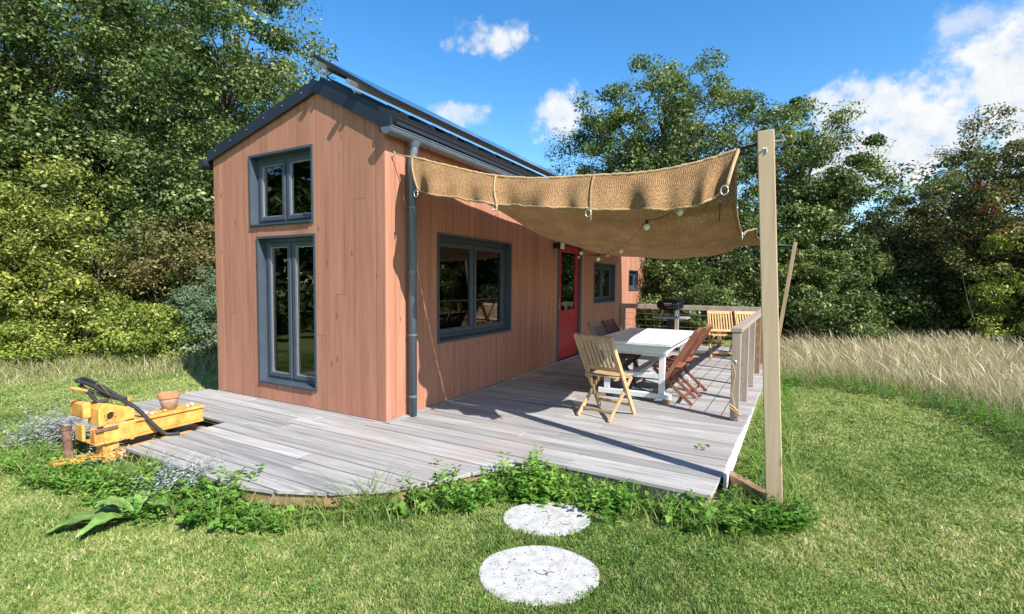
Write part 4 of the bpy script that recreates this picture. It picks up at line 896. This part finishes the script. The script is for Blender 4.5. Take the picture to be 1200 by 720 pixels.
for k, (pxx, dd, hh) in enumerate([(-330,12.5,4.5), (-700,12.5,5.0), (-1300,13,5.0)]):
    p_ = Vector((-9.5-.3*k, -5.5-4.2*k, G))
    tree('broadleaf_tree', ['boundary tree standing left of the picture, mirrored in the gable window', 'second boundary tree left of the picture, mirrored in the gable glass', 'third boundary tree left of the picture, mirrored in the gable glass'][k], p_, [E_(0,0,hh-1,2.6,2.6,hh-1)], 170, 70, .28, .6, 'ash', .2, 31+k, gl)

# ---- right: trees behind the deck and the meadow
gr2 = 'trees beyond the deck and meadow'
tree('ash_tree', 'big ash tree with airy rounded crown rising behind the jute sail', atdepth(772,15.6,G), [E_(.1,0,6.2,2.3,2.2,2.15), E_(-1.7,-.4,5.4,1.7,1.7,1.8), E_(1.7,-.2,5.7,1.7,1.6,1.9), E_(-2.4,0,3.9,1.6,1.6,1.5), E_(.3,-.4,3.3,3.2,2.0,2.0)], 560, 140, .11, .46, 'ash', .24, 41, gr2, limbs=70)
tree('ash_tree', 'second ash tree with tapering crown right of the tall timber post', atdepth(938,15.4,G), [E_(-.2,0,5.3,1.7,1.5,2.1), E_(.75,0,4.2,1.5,1.4,2.0), E_(-.5,-.3,3.0,2.0,1.6,2.2), E_(.3,-.4,1.6,2.2,1.4,1.5)], 390, 150, .115, .44, 'ash', .22, 42, gr2, limbs=60)
tree('hawthorn_tree', 'hawthorn tree with reddening leaves and berries at the right edge', atdepth(1150,13.2,G), [E_(.1,0,3.9,1.55,1.5,1.95), E_(1.2,.2,3.9,1.6,1.6,2.0), E_(-.1,-.5,2.0,1.7,1.3,1.7), E_(-.9,-.2,3.2,.9,.9,1.0)], 380, 140, .085, .38, 'haw', .18, 43, None, limbs=60,
     extra=('berry', 16, 60, .05, lambda c: c[0] < .2 and 2.4 < c[2] < 4.6, .22, 'berries'))
tree('hawthorn_tree', 'smaller hawthorn between the second ash and the large hawthorn', atdepth(1045,14.8,G), [E_(0,0,2.9,1.15,1.0,1.45), E_(.2,0,1.4,1.5,1.0,1.4)], 190, 130, .085, .36, 'haw', .12, 44, None, limbs=40, extra=('berry', 6, 40, .05, lambda c: c[2] > 2.0, .2, 'berries'))
tree('lime_vine_bush', 'lime leaved climber hanging in the large hawthorn', atdepth(1168,11.9,G), [E_(0,0,2.0,.40,.3,1.0), E_(.2,0,1.0,.8,.4,.8)], 70, 110, .08, .26, 'lime', .03, 45, None, 'bush', 2, 12)
gh = 'shrubs of the dark hedge beyond the deck'
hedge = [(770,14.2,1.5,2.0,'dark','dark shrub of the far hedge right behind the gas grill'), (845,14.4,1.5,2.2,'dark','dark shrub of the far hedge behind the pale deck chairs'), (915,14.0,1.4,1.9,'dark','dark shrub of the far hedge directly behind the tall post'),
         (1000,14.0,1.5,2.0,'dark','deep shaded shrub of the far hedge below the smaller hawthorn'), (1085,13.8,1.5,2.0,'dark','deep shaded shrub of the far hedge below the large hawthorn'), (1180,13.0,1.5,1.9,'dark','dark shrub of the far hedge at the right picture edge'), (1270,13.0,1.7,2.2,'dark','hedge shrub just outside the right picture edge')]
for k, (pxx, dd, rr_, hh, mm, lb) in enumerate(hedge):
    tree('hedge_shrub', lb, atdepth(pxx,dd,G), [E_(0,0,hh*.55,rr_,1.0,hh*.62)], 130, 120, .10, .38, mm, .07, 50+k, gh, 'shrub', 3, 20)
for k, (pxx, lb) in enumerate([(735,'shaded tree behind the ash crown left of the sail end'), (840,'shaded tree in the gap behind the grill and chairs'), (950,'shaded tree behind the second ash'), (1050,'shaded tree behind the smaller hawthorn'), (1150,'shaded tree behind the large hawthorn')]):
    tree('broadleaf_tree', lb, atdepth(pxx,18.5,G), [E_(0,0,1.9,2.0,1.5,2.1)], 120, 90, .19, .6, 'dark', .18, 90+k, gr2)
tree('elder_bush', 'fresh green bush catching sun in front of the dark right hedge', atdepth(980,12.2,G), [E_(0,0,.75,.85,.6,.72), E_(.6,.1,.5,.6,.5,.5)], 90, 120, .085, .27, 'ash', .04, 60, None, 'bush', 3, 14)
tree('elder_bush', 'green bush seen through the railing below the gas grill shelf', atdepth(812,13.0,G), [E_(0,0,.8,1.3,.5,.8)], 90, 110, .085, .28, 'ash', .04, 61, None, 'bush', 3, 14)
for k, (x_, y_) in enumerate(((13.5,12.5),(15,7.5),(9,19))):
    tree('broadleaf_tree', ['boundary tree right of the picture mirrored in the long wall window', 'second boundary tree right of the picture, mirrored in the window', 'tree behind the hawthorn outside the right picture edge'][k], (x_,y_,G), [E_(0,0,3.2,2.6,2.6,3.0)], 110, 80, .21, .6, 'dark', .2, 70+k, gr2)

# ------------------------------------------------------------------ lawn blades
deckpoly = ARC + [(3.13,-.2),(3.34,4),(3.40,8.4),(-3.12,8.4),(-3.12,-.9),(-3.0,-1.66)]
def inpoly(x, y, P):
    c = np.zeros(len(x), bool); n = len(P)
    for i in range(n):
        x0, y0 = P[i]; x1, y1 = P[(i+1)%n]
        if y0 == y1: continue
        c ^= ((y0 > y) != (y1 > y)) & (x < (x1-x0)*(y-y0)/(y1-y0)+x0)
    return c
MEADOW = [(3.50,4.95),(4.07,5.03),(4.5,5.0),(4.96,4.75),(5.31,4.28),(5.54,3.62),(5.64,2.76),(5.70,1.5),(5.9,-1),(16,-1),(16,20),(3.50,20)]
def view_mask(x, y, mg=330):
    vx, vy = x-CAM.x, y-CAM.y; f = -math.sin(YAW)*vx+math.cos(YAW)*vy; s = math.cos(YAW)*vx+math.sin(YAW)*vy
    return (f > .6) & (np.abs(s/np.maximum(f,.01))*F_PX < 600+mg), f
def scatter(n, dmin, dmax, dens_pow=1.0):
    """random points round the camera with density falling with distance"""
    a = rng.uniform(0, 2*math.pi, n); u = rng.random(n); r = dmin*(dmax/dmin)**(u**.9); x = CAM.x+r*np.cos(a); y = CAM.y+r*np.sin(a); return x, y
x, y = scatter(2250000, 1.6, 15)
vm, f = view_mask(x, y); k = vm & ~inpoly(x, y, deckpoly) & ~inpoly(x, y, MEADOW) & (x > -8.5)
k &= ~((x > -W-.1) & (x < .1) & (y > -.1))
for (c, rx, ry) in ((SA,.335,.275),(SB,.30,.235)):
    dx, dy = x-c[0], y-c[1]; ca, sa = math.cos(R(29)), math.sin(R(29)); u_, v_ = dx*ca+dy*sa, -dx*sa+dy*ca; k &= (u_/(rx-.02*vnoise(x,y,14,31)-.004))**2+(v_/(ry-.02*vnoise(x,y,14,31)-.004))**2 > 1
x, y, f = x[k], y[k], f[k]
dist = np.hypot(x-CAM.x, y-CAM.y)
def lawn_tint(x, y):
    d = vnoise(x,y,.7,1)*.45+vnoise(x,y,1.9,2)*.33+vnoise(x,y,6,3)*.22+.20*np.exp(-((x-.9)**2+(y+2.0)**2)/.5)+.18*np.exp(-((x+.1)**2+(y+2.35)**2)/.25)+.12*np.exp(-((x-1.9)**2+(y+.95)**2)/.12)
    return d
n = len(x); patch = lawn_tint(x, y)
tint = np.clip(.26+1.2*(patch-.46)+.60*(vnoise(x,y,20,12)-.5)+.24*rng.normal(size=n), 0, 1)
hh = rng.uniform(.012,.034,n)*(1.15-.4*patch)*(.55+.5*vnoise(x,y,9,4)+.45*vnoise(x,y,26,14)); ww = (.0022+.0011*dist)*rng.uniform(.6,1.3,n)
az = rng.uniform(0,2*math.pi,n); lean = rng.uniform(.15,1.1,n)*hh; az2 = rng.uniform(0,2*math.pi,n)
v = np.empty((n,3,3)); base = np.stack([x,y,np.full(n,G-.004)],1); side_ = np.stack([np.cos(az),np.sin(az),np.zeros(n)],1)*ww[:,None]
v[:,0] = base-side_; v[:,1] = base+side_; v[:,2] = base+np.stack([np.cos(az2)*lean,np.sin(az2)*lean,hh],1)
tag(np_mesh('lawn_grass', v.reshape(-1,3), 3, tint, LM['grass']), 'short mown grass of the lawn', 'grass', kind='stuff')
# clover and small broad leaves in the lawn
x, y = scatter(240000, 1.7, 9); vm, f = view_mask(x, y); k = vm & ~inpoly(x,y,deckpoly) & ~inpoly(x,y,MEADOW) & (vnoise(x,y,2.3,8) > .55)
for (c, rx) in ((SA,.34),(SB,.30)): k &= np.hypot(x-c[0], y-c[1]) > rx
x, y = x[k], y[k]; n = len(x); dist = np.hypot(x-CAM.x, y-CAM.y); ln = rng.uniform(.006,.014,n)*(.8+.1*dist)
c = np.stack([x,y,G+rng.uniform(.012,.038,n)],1); q = leaf_quads(c, np.array([0,0,1.])+rng.normal(size=(n,3))*.35, ln, ln*.8)
tag(np_mesh('clover', q, 4, np.clip(rng.random(n)*.8+.1,0,1), LM['weed']), 'clover leaves mixed into the lawn', 'clover', kind='stuff')

# ------------------------------------------------------------------ curved blade strips (tall grass, tufts)
def strips_mesh(name, base, height, lean_vec, width, tint, mt, parent=None, kind=None, seg=3, head=False):
    n = len(base); ts = np.linspace(0,1,seg+1); rows = []
    az = rng.uniform(0,2*math.pi,n); sv = np.stack([np.cos(az),np.sin(az),np.zeros(n)],1)
    for t in ts:
        c = base + np.stack([lean_vec[:,0]*t**1.8, lean_vec[:,1]*t**1.8, height*(t-.12*t*t)],1)
        w_ = width*((1-t)**.7*.9+.1) if not head else width*np.where(t > .72, 2.4*(1.06-t)/.3, .5)
        rows.append((c-sv*w_[:,None], c+sv*w_[:,None]))
    q = np.empty((n,seg,4,3))
    for i in range(seg): q[:,i,0] = rows[i][0]; q[:,i,1] = rows[i][1]; q[:,i,2] = rows[i+1][1]; q[:,i,3] = rows[i+1][0]
    return np_mesh(name, q.reshape(-1,3), 4, np.repeat(tint, seg), mt, parent)
# meadow
nm = 175000; x = rng.uniform(3.4,13,nm); y = rng.uniform(1.2,14.5,nm); jx = .34*(vnoise(x,y,2.1,41)-.5)+.22*(vnoise(x,y,6,42)-.5); k = inpoly(x+jx,y+jx,MEADOW); vm, f = view_mask(x,y,420); k &= vm & (rng.random(nm) < np.clip(1.5-f/13, .25, 1)); x, y = x[k], y[k]; n = len(x)
edge = np.full(n, 9.)
for (a, b) in zip(MEADOW[:8], MEADOW[1:9]):
    ax, ay = a; bx, by = b; L2 = (bx-ax)**2+(by-ay)**2; t = np.clip(((x-ax)*(bx-ax)+(y-ay)*(by-ay))/L2,0,1); edge = np.minimum(edge, np.hypot(x-ax-t*(bx-ax), y-ay-t*(by-ay)))
grn = rng.random(n) < np.clip(1.05-edge*.55, .42, 1)
hh = np.where(grn, rng.uniform(.10,.34,n), rng.uniform(.22,.48,n))*(.40+.60*np.clip(edge/.9,0,1))*(.8+.4*vnoise(x,y,1.1,6))
wind = np.array([-.8,-.35]); lv = (wind[None]*rng.uniform(-.1,.4,n)[:,None]+rng.normal(size=(n,2))*.30)*hh[:,None]
tn = np.where(grn, rng.uniform(0,.30,n)*np.clip(.15+.5*edge,.15,1), np.clip(.62+.22*rng.normal(size=n)+.25*(vnoise(x,y,1.4,9)-.5),.3,1))
tag(strips_mesh('meadow_grass', np.stack([x,y,np.full(n,G-.01)],1), hh, lv, rng.uniform(.0010,.0024,n)+.00012*np.hypot(x-CAM.x,y-CAM.y), tn, LM['dry'], seg=2), 'tall dry meadow grass beyond the mown lawn', 'grass', kind='stuff')
nh = 9000; x = rng.uniform(3.5,13,nh); y = rng.uniform(1.5,14,nh); k = inpoly(x-.35,y-.3,MEADOW) & inpoly(x,y,MEADOW); x, y = x[k], y[k]; n = len(x); hh = rng.uniform(.34,.64,n)*(.75+.4*vnoise(x,y,1.1,6))
lv = (wind[None]*rng.uniform(.0,.55,n)[:,None]+rng.normal(size=(n,2))*.22)*hh[:,None]
tag(strips_mesh('meadow_seed_heads', np.stack([x,y,np.full(n,G)],1), hh, lv, rng.uniform(.002,.004,n), np.clip(.72+.2*rng.normal(size=n),.3,1), LM['dry'], head=True, seg=4), 'pale seed heads standing over the dry meadow', 'grass', kind='stuff')
# rough dry grass at the foot of the left hedge and behind the deck
x = rng.uniform(-9,-4,17000); y = rng.uniform(-3.4,2.6,17000); k = (x+6.7+.55*y*-1 < .4) | (y > .9); k = (x < -6.0+.75*(y+.6)) & (x > -8.6+.75*(y+.6)); x, y = x[k], y[k]; n = len(x); hh = rng.uniform(.06,.34,n)*np.clip((-5.9+.75*(y+.6)-x)/1.2, .25, 1)
tag(strips_mesh('rough_grass', np.stack([x,y,np.full(n,G-.01)],1), hh, rng.normal(size=(n,2))*.35*hh[:,None], rng.uniform(.004,.009,n), np.clip(rng.uniform(.0,.75,n),0,1), LM['dry']), 'rough half dry grass along the foot of the left hedge', 'grass', kind='stuff')

# ------------------------------------------------------------------ weeds along the deck edge
def along(P, n, off, seed):
    r2 = np.random.default_rng(seed); P = np.array(P, float); d = np.diff(P, axis=0); l = np.hypot(d[:,0], d[:,1]); c = np.concatenate([[0], np.cumsum(l)]); s = r2.random(n)*c[-1]
    i = np.clip(np.searchsorted(c, s)-1, 0, len(l)-1); t = (s-c[i])/l[i]; p = P[i]+d[i]*t[:,None]; nn = np.stack([d[i,1], -d[i,0]],1)/l[i][:,None]
    return p+nn*r2.uniform(off[0], off[1], n)[:,None], s/c[-1]
def leafy(name, stems, h, leaf_len, mt, parent=None, per=9, aspect=.5, spread=.35, tint=(.2,.9)):
    """stems: (n,2) ground points; upright stems with paired leaves"""
    C, Nn, A, Ln, T = [], [], [], [], []; n = len(stems); hs_ = h*rng.uniform(.55,1.15,n); mb = MB()
    ll = rng.normal(size=(n,2))*spread
    for i in range(n):
        tt = rng.uniform(*tint)
        for j in range(per):
            t = (j+1.2)/per; p = np.array([stems[i,0]+ll[i,0]*hs_[i]*t*t, stems[i,1]+ll[i,1]*hs_[i]*t*t, G+hs_[i]*t]); a0 = rng.uniform(0,6.28)
            for s in (0, math.pi):
                a = a0+s; dv = np.array([math.cos(a), math.sin(a), rng.uniform(-.35,.35)]); L_ = leaf_len*(1.1-.55*t)*rng.uniform(.7,1.25)
                C.append(p+dv*L_*.55); Nn.append(np.array([-dv[0]*.4,-dv[1]*.4,1])+rng.normal(size=3)*.25); A.append(dv); Ln.append(L_); T.append(tt+.12*rng.normal())
    C, Nn, A, Ln = map(np.array, (C,Nn,A,Ln)); Nn = unit(Nn); A = unit(A-(A*Nn).sum(1,keepdims=True)*Nn)
    q = leaf_quads(C, Nn, Ln, Ln*aspect, axis=A); return q, np.clip(T,0,1)
EDGE = [(-1.05,-1.80),(-.34,-1.84),(.15,-1.84),(.5,-1.76),(.9,-1.54),(1.3,-1.14),(1.55,-.80),(1.80,-.38),(2.3,-.34),(2.8,-.33),(3.2,-.32),(3.36,-.05)]
p, s = along(EDGE, 520, (-.10,.15), 3); p = p[(vnoise(p[:,0],p[:,1],3.2,21) > .40)]
q1, t1 = leafy('w', p, .12, .062, 'weed', per=6, aspect=.6, spread=.5)
p2, s = along([(1.30,-1.14),(1.55,-.80),(1.80,-.38),(2.3,-.33),(2.8,-.32),(3.3,-.28)], 230, (-.12,.06), 4); p2 = p2[(vnoise(p2[:,0],p2[:,1],3.5,22) > .46)]
q2, t2_ = leafy('w', p2, .135, .062, 'weed', per=7, aspect=.5, spread=.4)
p3, s = along([(-2.3,-2.05),(-1.8,-2.15),(-1.2,-2.05),(-.6,-2.0),(0,-1.98)], 170, (-.15,.16), 5)
q3, t3 = leafy('w', p3, .15, .07, 'weed', per=6, aspect=.5, spread=.6)
p4, s = along([(3.25,.1),(3.42,.6),(3.45,1.6),(3.5,3.2),(3.6,5)], 260, (-.08,.10), 6)
q4, t4 = leafy('w', p4, .11, .055, 'weed', per=5, aspect=.6, spread=.7)
p5, s = along([(3.2,-.25),(3.5,-.1),(3.62,.1)], 70, (-.12,.12), 16)
q5, t5 = leafy('w', p5, .15, .075, 'weed', per=6, aspect=.5, spread=.7, tint=(0,.5))
p6, s = along(EDGE, 60, (-.06,.10), 26)
q6, t6 = leafy('w', p6, .15, .11, 'weed', per=3, aspect=.55, spread=.8, tint=(.3,1))
tag(np_mesh('weed_border', np.concatenate([q1,q2,q3,q4,q5,q6]), 4, np.concatenate([t1,t2_,t3,t4,t5,t6]), LM['weed']), 'low leafy weeds growing along the edge of the deck', 'weeds', kind='stuff')
# long grass among the weeds
p, s = along([(-2.9,-1.9),(-2.2,-2.1),(-1.5,-2.15)]+EDGE+[(3.55,.2),(3.5,1.5),(3.55,4)], 5200, (-.16,.15), 7); n = len(p); hh = rng.uniform(.06,.24,n)
tag(strips_mesh('border_grass', np.column_stack([p, np.full(n,G-.01)]), hh, rng.normal(size=(n,2))*.5*hh[:,None], rng.uniform(.0025,.005,n), np.clip(rng.uniform(.0,.62,n),0,1), LM['grass']), 'longer unmown grass standing along the deck edge', 'grass', kind='stuff')
p, s = along([(3.6,4.98),(4.07,5.03),(4.5,5.0),(4.96,4.75),(5.31,4.28),(5.54,3.62),(5.64,2.76),(5.7,1.6)], 230, (-.45,.02), 27)
qm, tm = leafy('w', p, .26, .07, 'weed', per=7, aspect=.38, spread=.35, tint=(.05,.55))
tag(np_mesh('meadow_edge_weeds', qm, 4, tm, LM['weed']), 'green weeds along the front edge of the dry meadow', 'weeds', kind='stuff')
# individual plants
def stems_at(c, n, r): return np.array([c[0],c[1]])+rng.normal(size=(n,2))*r
def plant(name, label, c, n, r, h, ll, mt, cat='plant', per=9, aspect=.5, spread=.3, tint=(.2,.9)):
    root = empty(name, (c[0],c[1],G)); tag(root, label, cat); q, t = leafy('leaves', stems_at(c,n,r), h, ll, mt, per=per, aspect=aspect, spread=spread, tint=tint)
    q = q-np.array([c[0],c[1],G]); np_mesh('foliage', q, 4, t, LM[mt], root); return root
nb_ = onz(617,590,G); plant('nettle_clump', 'bushy green nettle clump between the deck step and the smaller stepping stone', (nb_.x-.02,nb_.y+.08), 34, .10, .30, .095, 'weed', per=9, aspect=.42, spread=.25, tint=(.35,.95))
nb_ = onz(520,600,G); plant('nettle_clump', 'leafy green weed clump in front of the curved deck corner', (nb_.x,nb_.y+.08), 26, .11, .22, .08, 'weed', per=8, aspect=.5)
nb_ = onz(720,600,G); plant('nettle_clump', 'leafy weed clump under the straight front deck edge', (nb_.x,nb_.y+.06), 18, .10, .16, .075, 'weed', per=8, aspect=.5)
nb_ = onz(800,612,G); plant('nettle_clump', 'leafy weed clump below the right front deck corner', (nb_.x,nb_.y+.06), 18, .12, .15, .08, 'weed', per=8, aspect=.5, tint=(.1,.6))
nb_ = onz(195,590,G); plant('silver_herb', 'silvery grey herb between the large dock leaves and the deck', (nb_.x,nb_.y+.10), 60, .10, .27, .055, 'silver', per=10, aspect=.35, spread=.25)
nb_ = onz(50,525,G); plant('silver_herb', 'silvery grey herb clump left of the rusty stake', (nb_.x,nb_.y+.05), 70, .15, .36, .06, 'silver', per=10, aspect=.35, spread=.25)
nb_ = onz(130,540,G); plant('silver_herb', 'small silvery herb in front of the yellow tow plate', (nb_.x+.12,nb_.y-.05), 24, .08, .22, .05, 'silver', per=8, aspect=.35, spread=.25)
nb_ = onz(250,600,G); plant('ground_ivy', 'round leaved green weed below the curved deck fascia', (nb_.x,nb_.y+.12), 30, .13, .2, .08, 'weed', per=7, aspect=.75, spread=.5, tint=(.3,1))
M['dock'] = varied('dock_leaf', [(.3,(.085,.18,.035)),(.5,(.15,.26,.055)),(.7,(.23,.33,.09))], (16,16,16), .42, .45, obj_var=.28, bump=.7, bump_scale=(45,45,20), dist=.01)
# dock plant: long arching leaves, each its own part
dk = onz(120,606,G); root = empty('dock_plant', (dk.x+.28,dk.y+.08,G)); tag(root, 'dock plant with very large long green leaves at the lower left', 'plant')
def big_leaf(az, ln, wd, rise, droop):
    mb = MB(); n = 14; prev = None; d = Vector((math.cos(az), math.sin(az), 0)); sdv = Vector((-math.sin(az), math.cos(az), 0))
    for k in range(n+1):
        t = k/n; c = d*ln*t + Vector((0,0,.03+rise*math.sin(t*math.pi*.62)-droop*t*t)); w_ = wd*(math.sin(min(1,t*1.05)*math.pi)**.6)*(.35+.65*min(1,t*2.2)) if 0 < t < 1 else .006
        wv = .007*math.sin(k*1.7+az); a = [c-sdv*w_+Vector((0,0,.018+wv)), c, c+sdv*w_+Vector((0,0,.018-wv))]
        if prev: mb.poly([prev[0],a[0],a[1],prev[1]]); mb.poly([prev[1],a[1],a[2],prev[2]])
        prev = a
    return mb.build('leaf', M['dock'], root, smooth=True)
for (az, ln, wd, ri, dr_) in ((196,.40,.062,.08,.07),(212,.46,.075,.09,.09),(228,.50,.08,.08,.09),(243,.44,.075,.12,.10),(258,.36,.07,.08,.08),(178,.36,.06,.10,.06),(275,.30,.06,.12,.08),(220,.30,.065,.16,.03),(240,.26,.06,.18,.02),(150,.28,.05,.14,.04),(30,.26,.05,.16,.05)): big_leaf(R(az)+rng.uniform(-.15,.15), ln*rng.uniform(.8,1.1), wd*rng.uniform(.85,1.15), ri*.8, dr_)
# grass tussocks drooping over the fascia
for (px, py, lb) in ((425,612,'arching grass tussock in front of the curved deck fascia'), (150,575,'arching grass tussock beside the large dock leaves')):
    c = onz(px,py,G); root = empty('grass_tussock', (c.x,c.y+.10,G)); tag(root, lb, 'grass tussock'); n = 170; hh = rng.uniform(.12,.32,n)
    strips_mesh('blades', np.column_stack([rng.normal(size=(n,2))*.05, np.zeros(n)]), hh, rng.normal(size=(n,2))*.75*hh[:,None], rng.uniform(.003,.006,n), rng.uniform(0,.45,n), LM['grass'], root, seg=4)
# climber leaves lying on the deck edge
for (px, py, lb) in ((278,555,'small green leaf sprig lying on the curved deck edge'), (822,525,'tiny green sprig lying on the deck near its right edge')):
    c = onz(px,py,.01); root = empty('leaf_sprig', (c.x,c.y,.006)); tag(root, lb, 'leaf'); m_ = 7
    q = leaf_quads(np.column_stack([rng.normal(size=(m_,2))*.03, rng.uniform(.01,.04,m_)]), np.array([0,0,1.])+rng.normal(size=(m_,3))*.4, np.full(m_,.05), np.full(m_,.032)); np_mesh('leaves', q, 4, rng.uniform(.5,1,m_), LM['weed'], root)
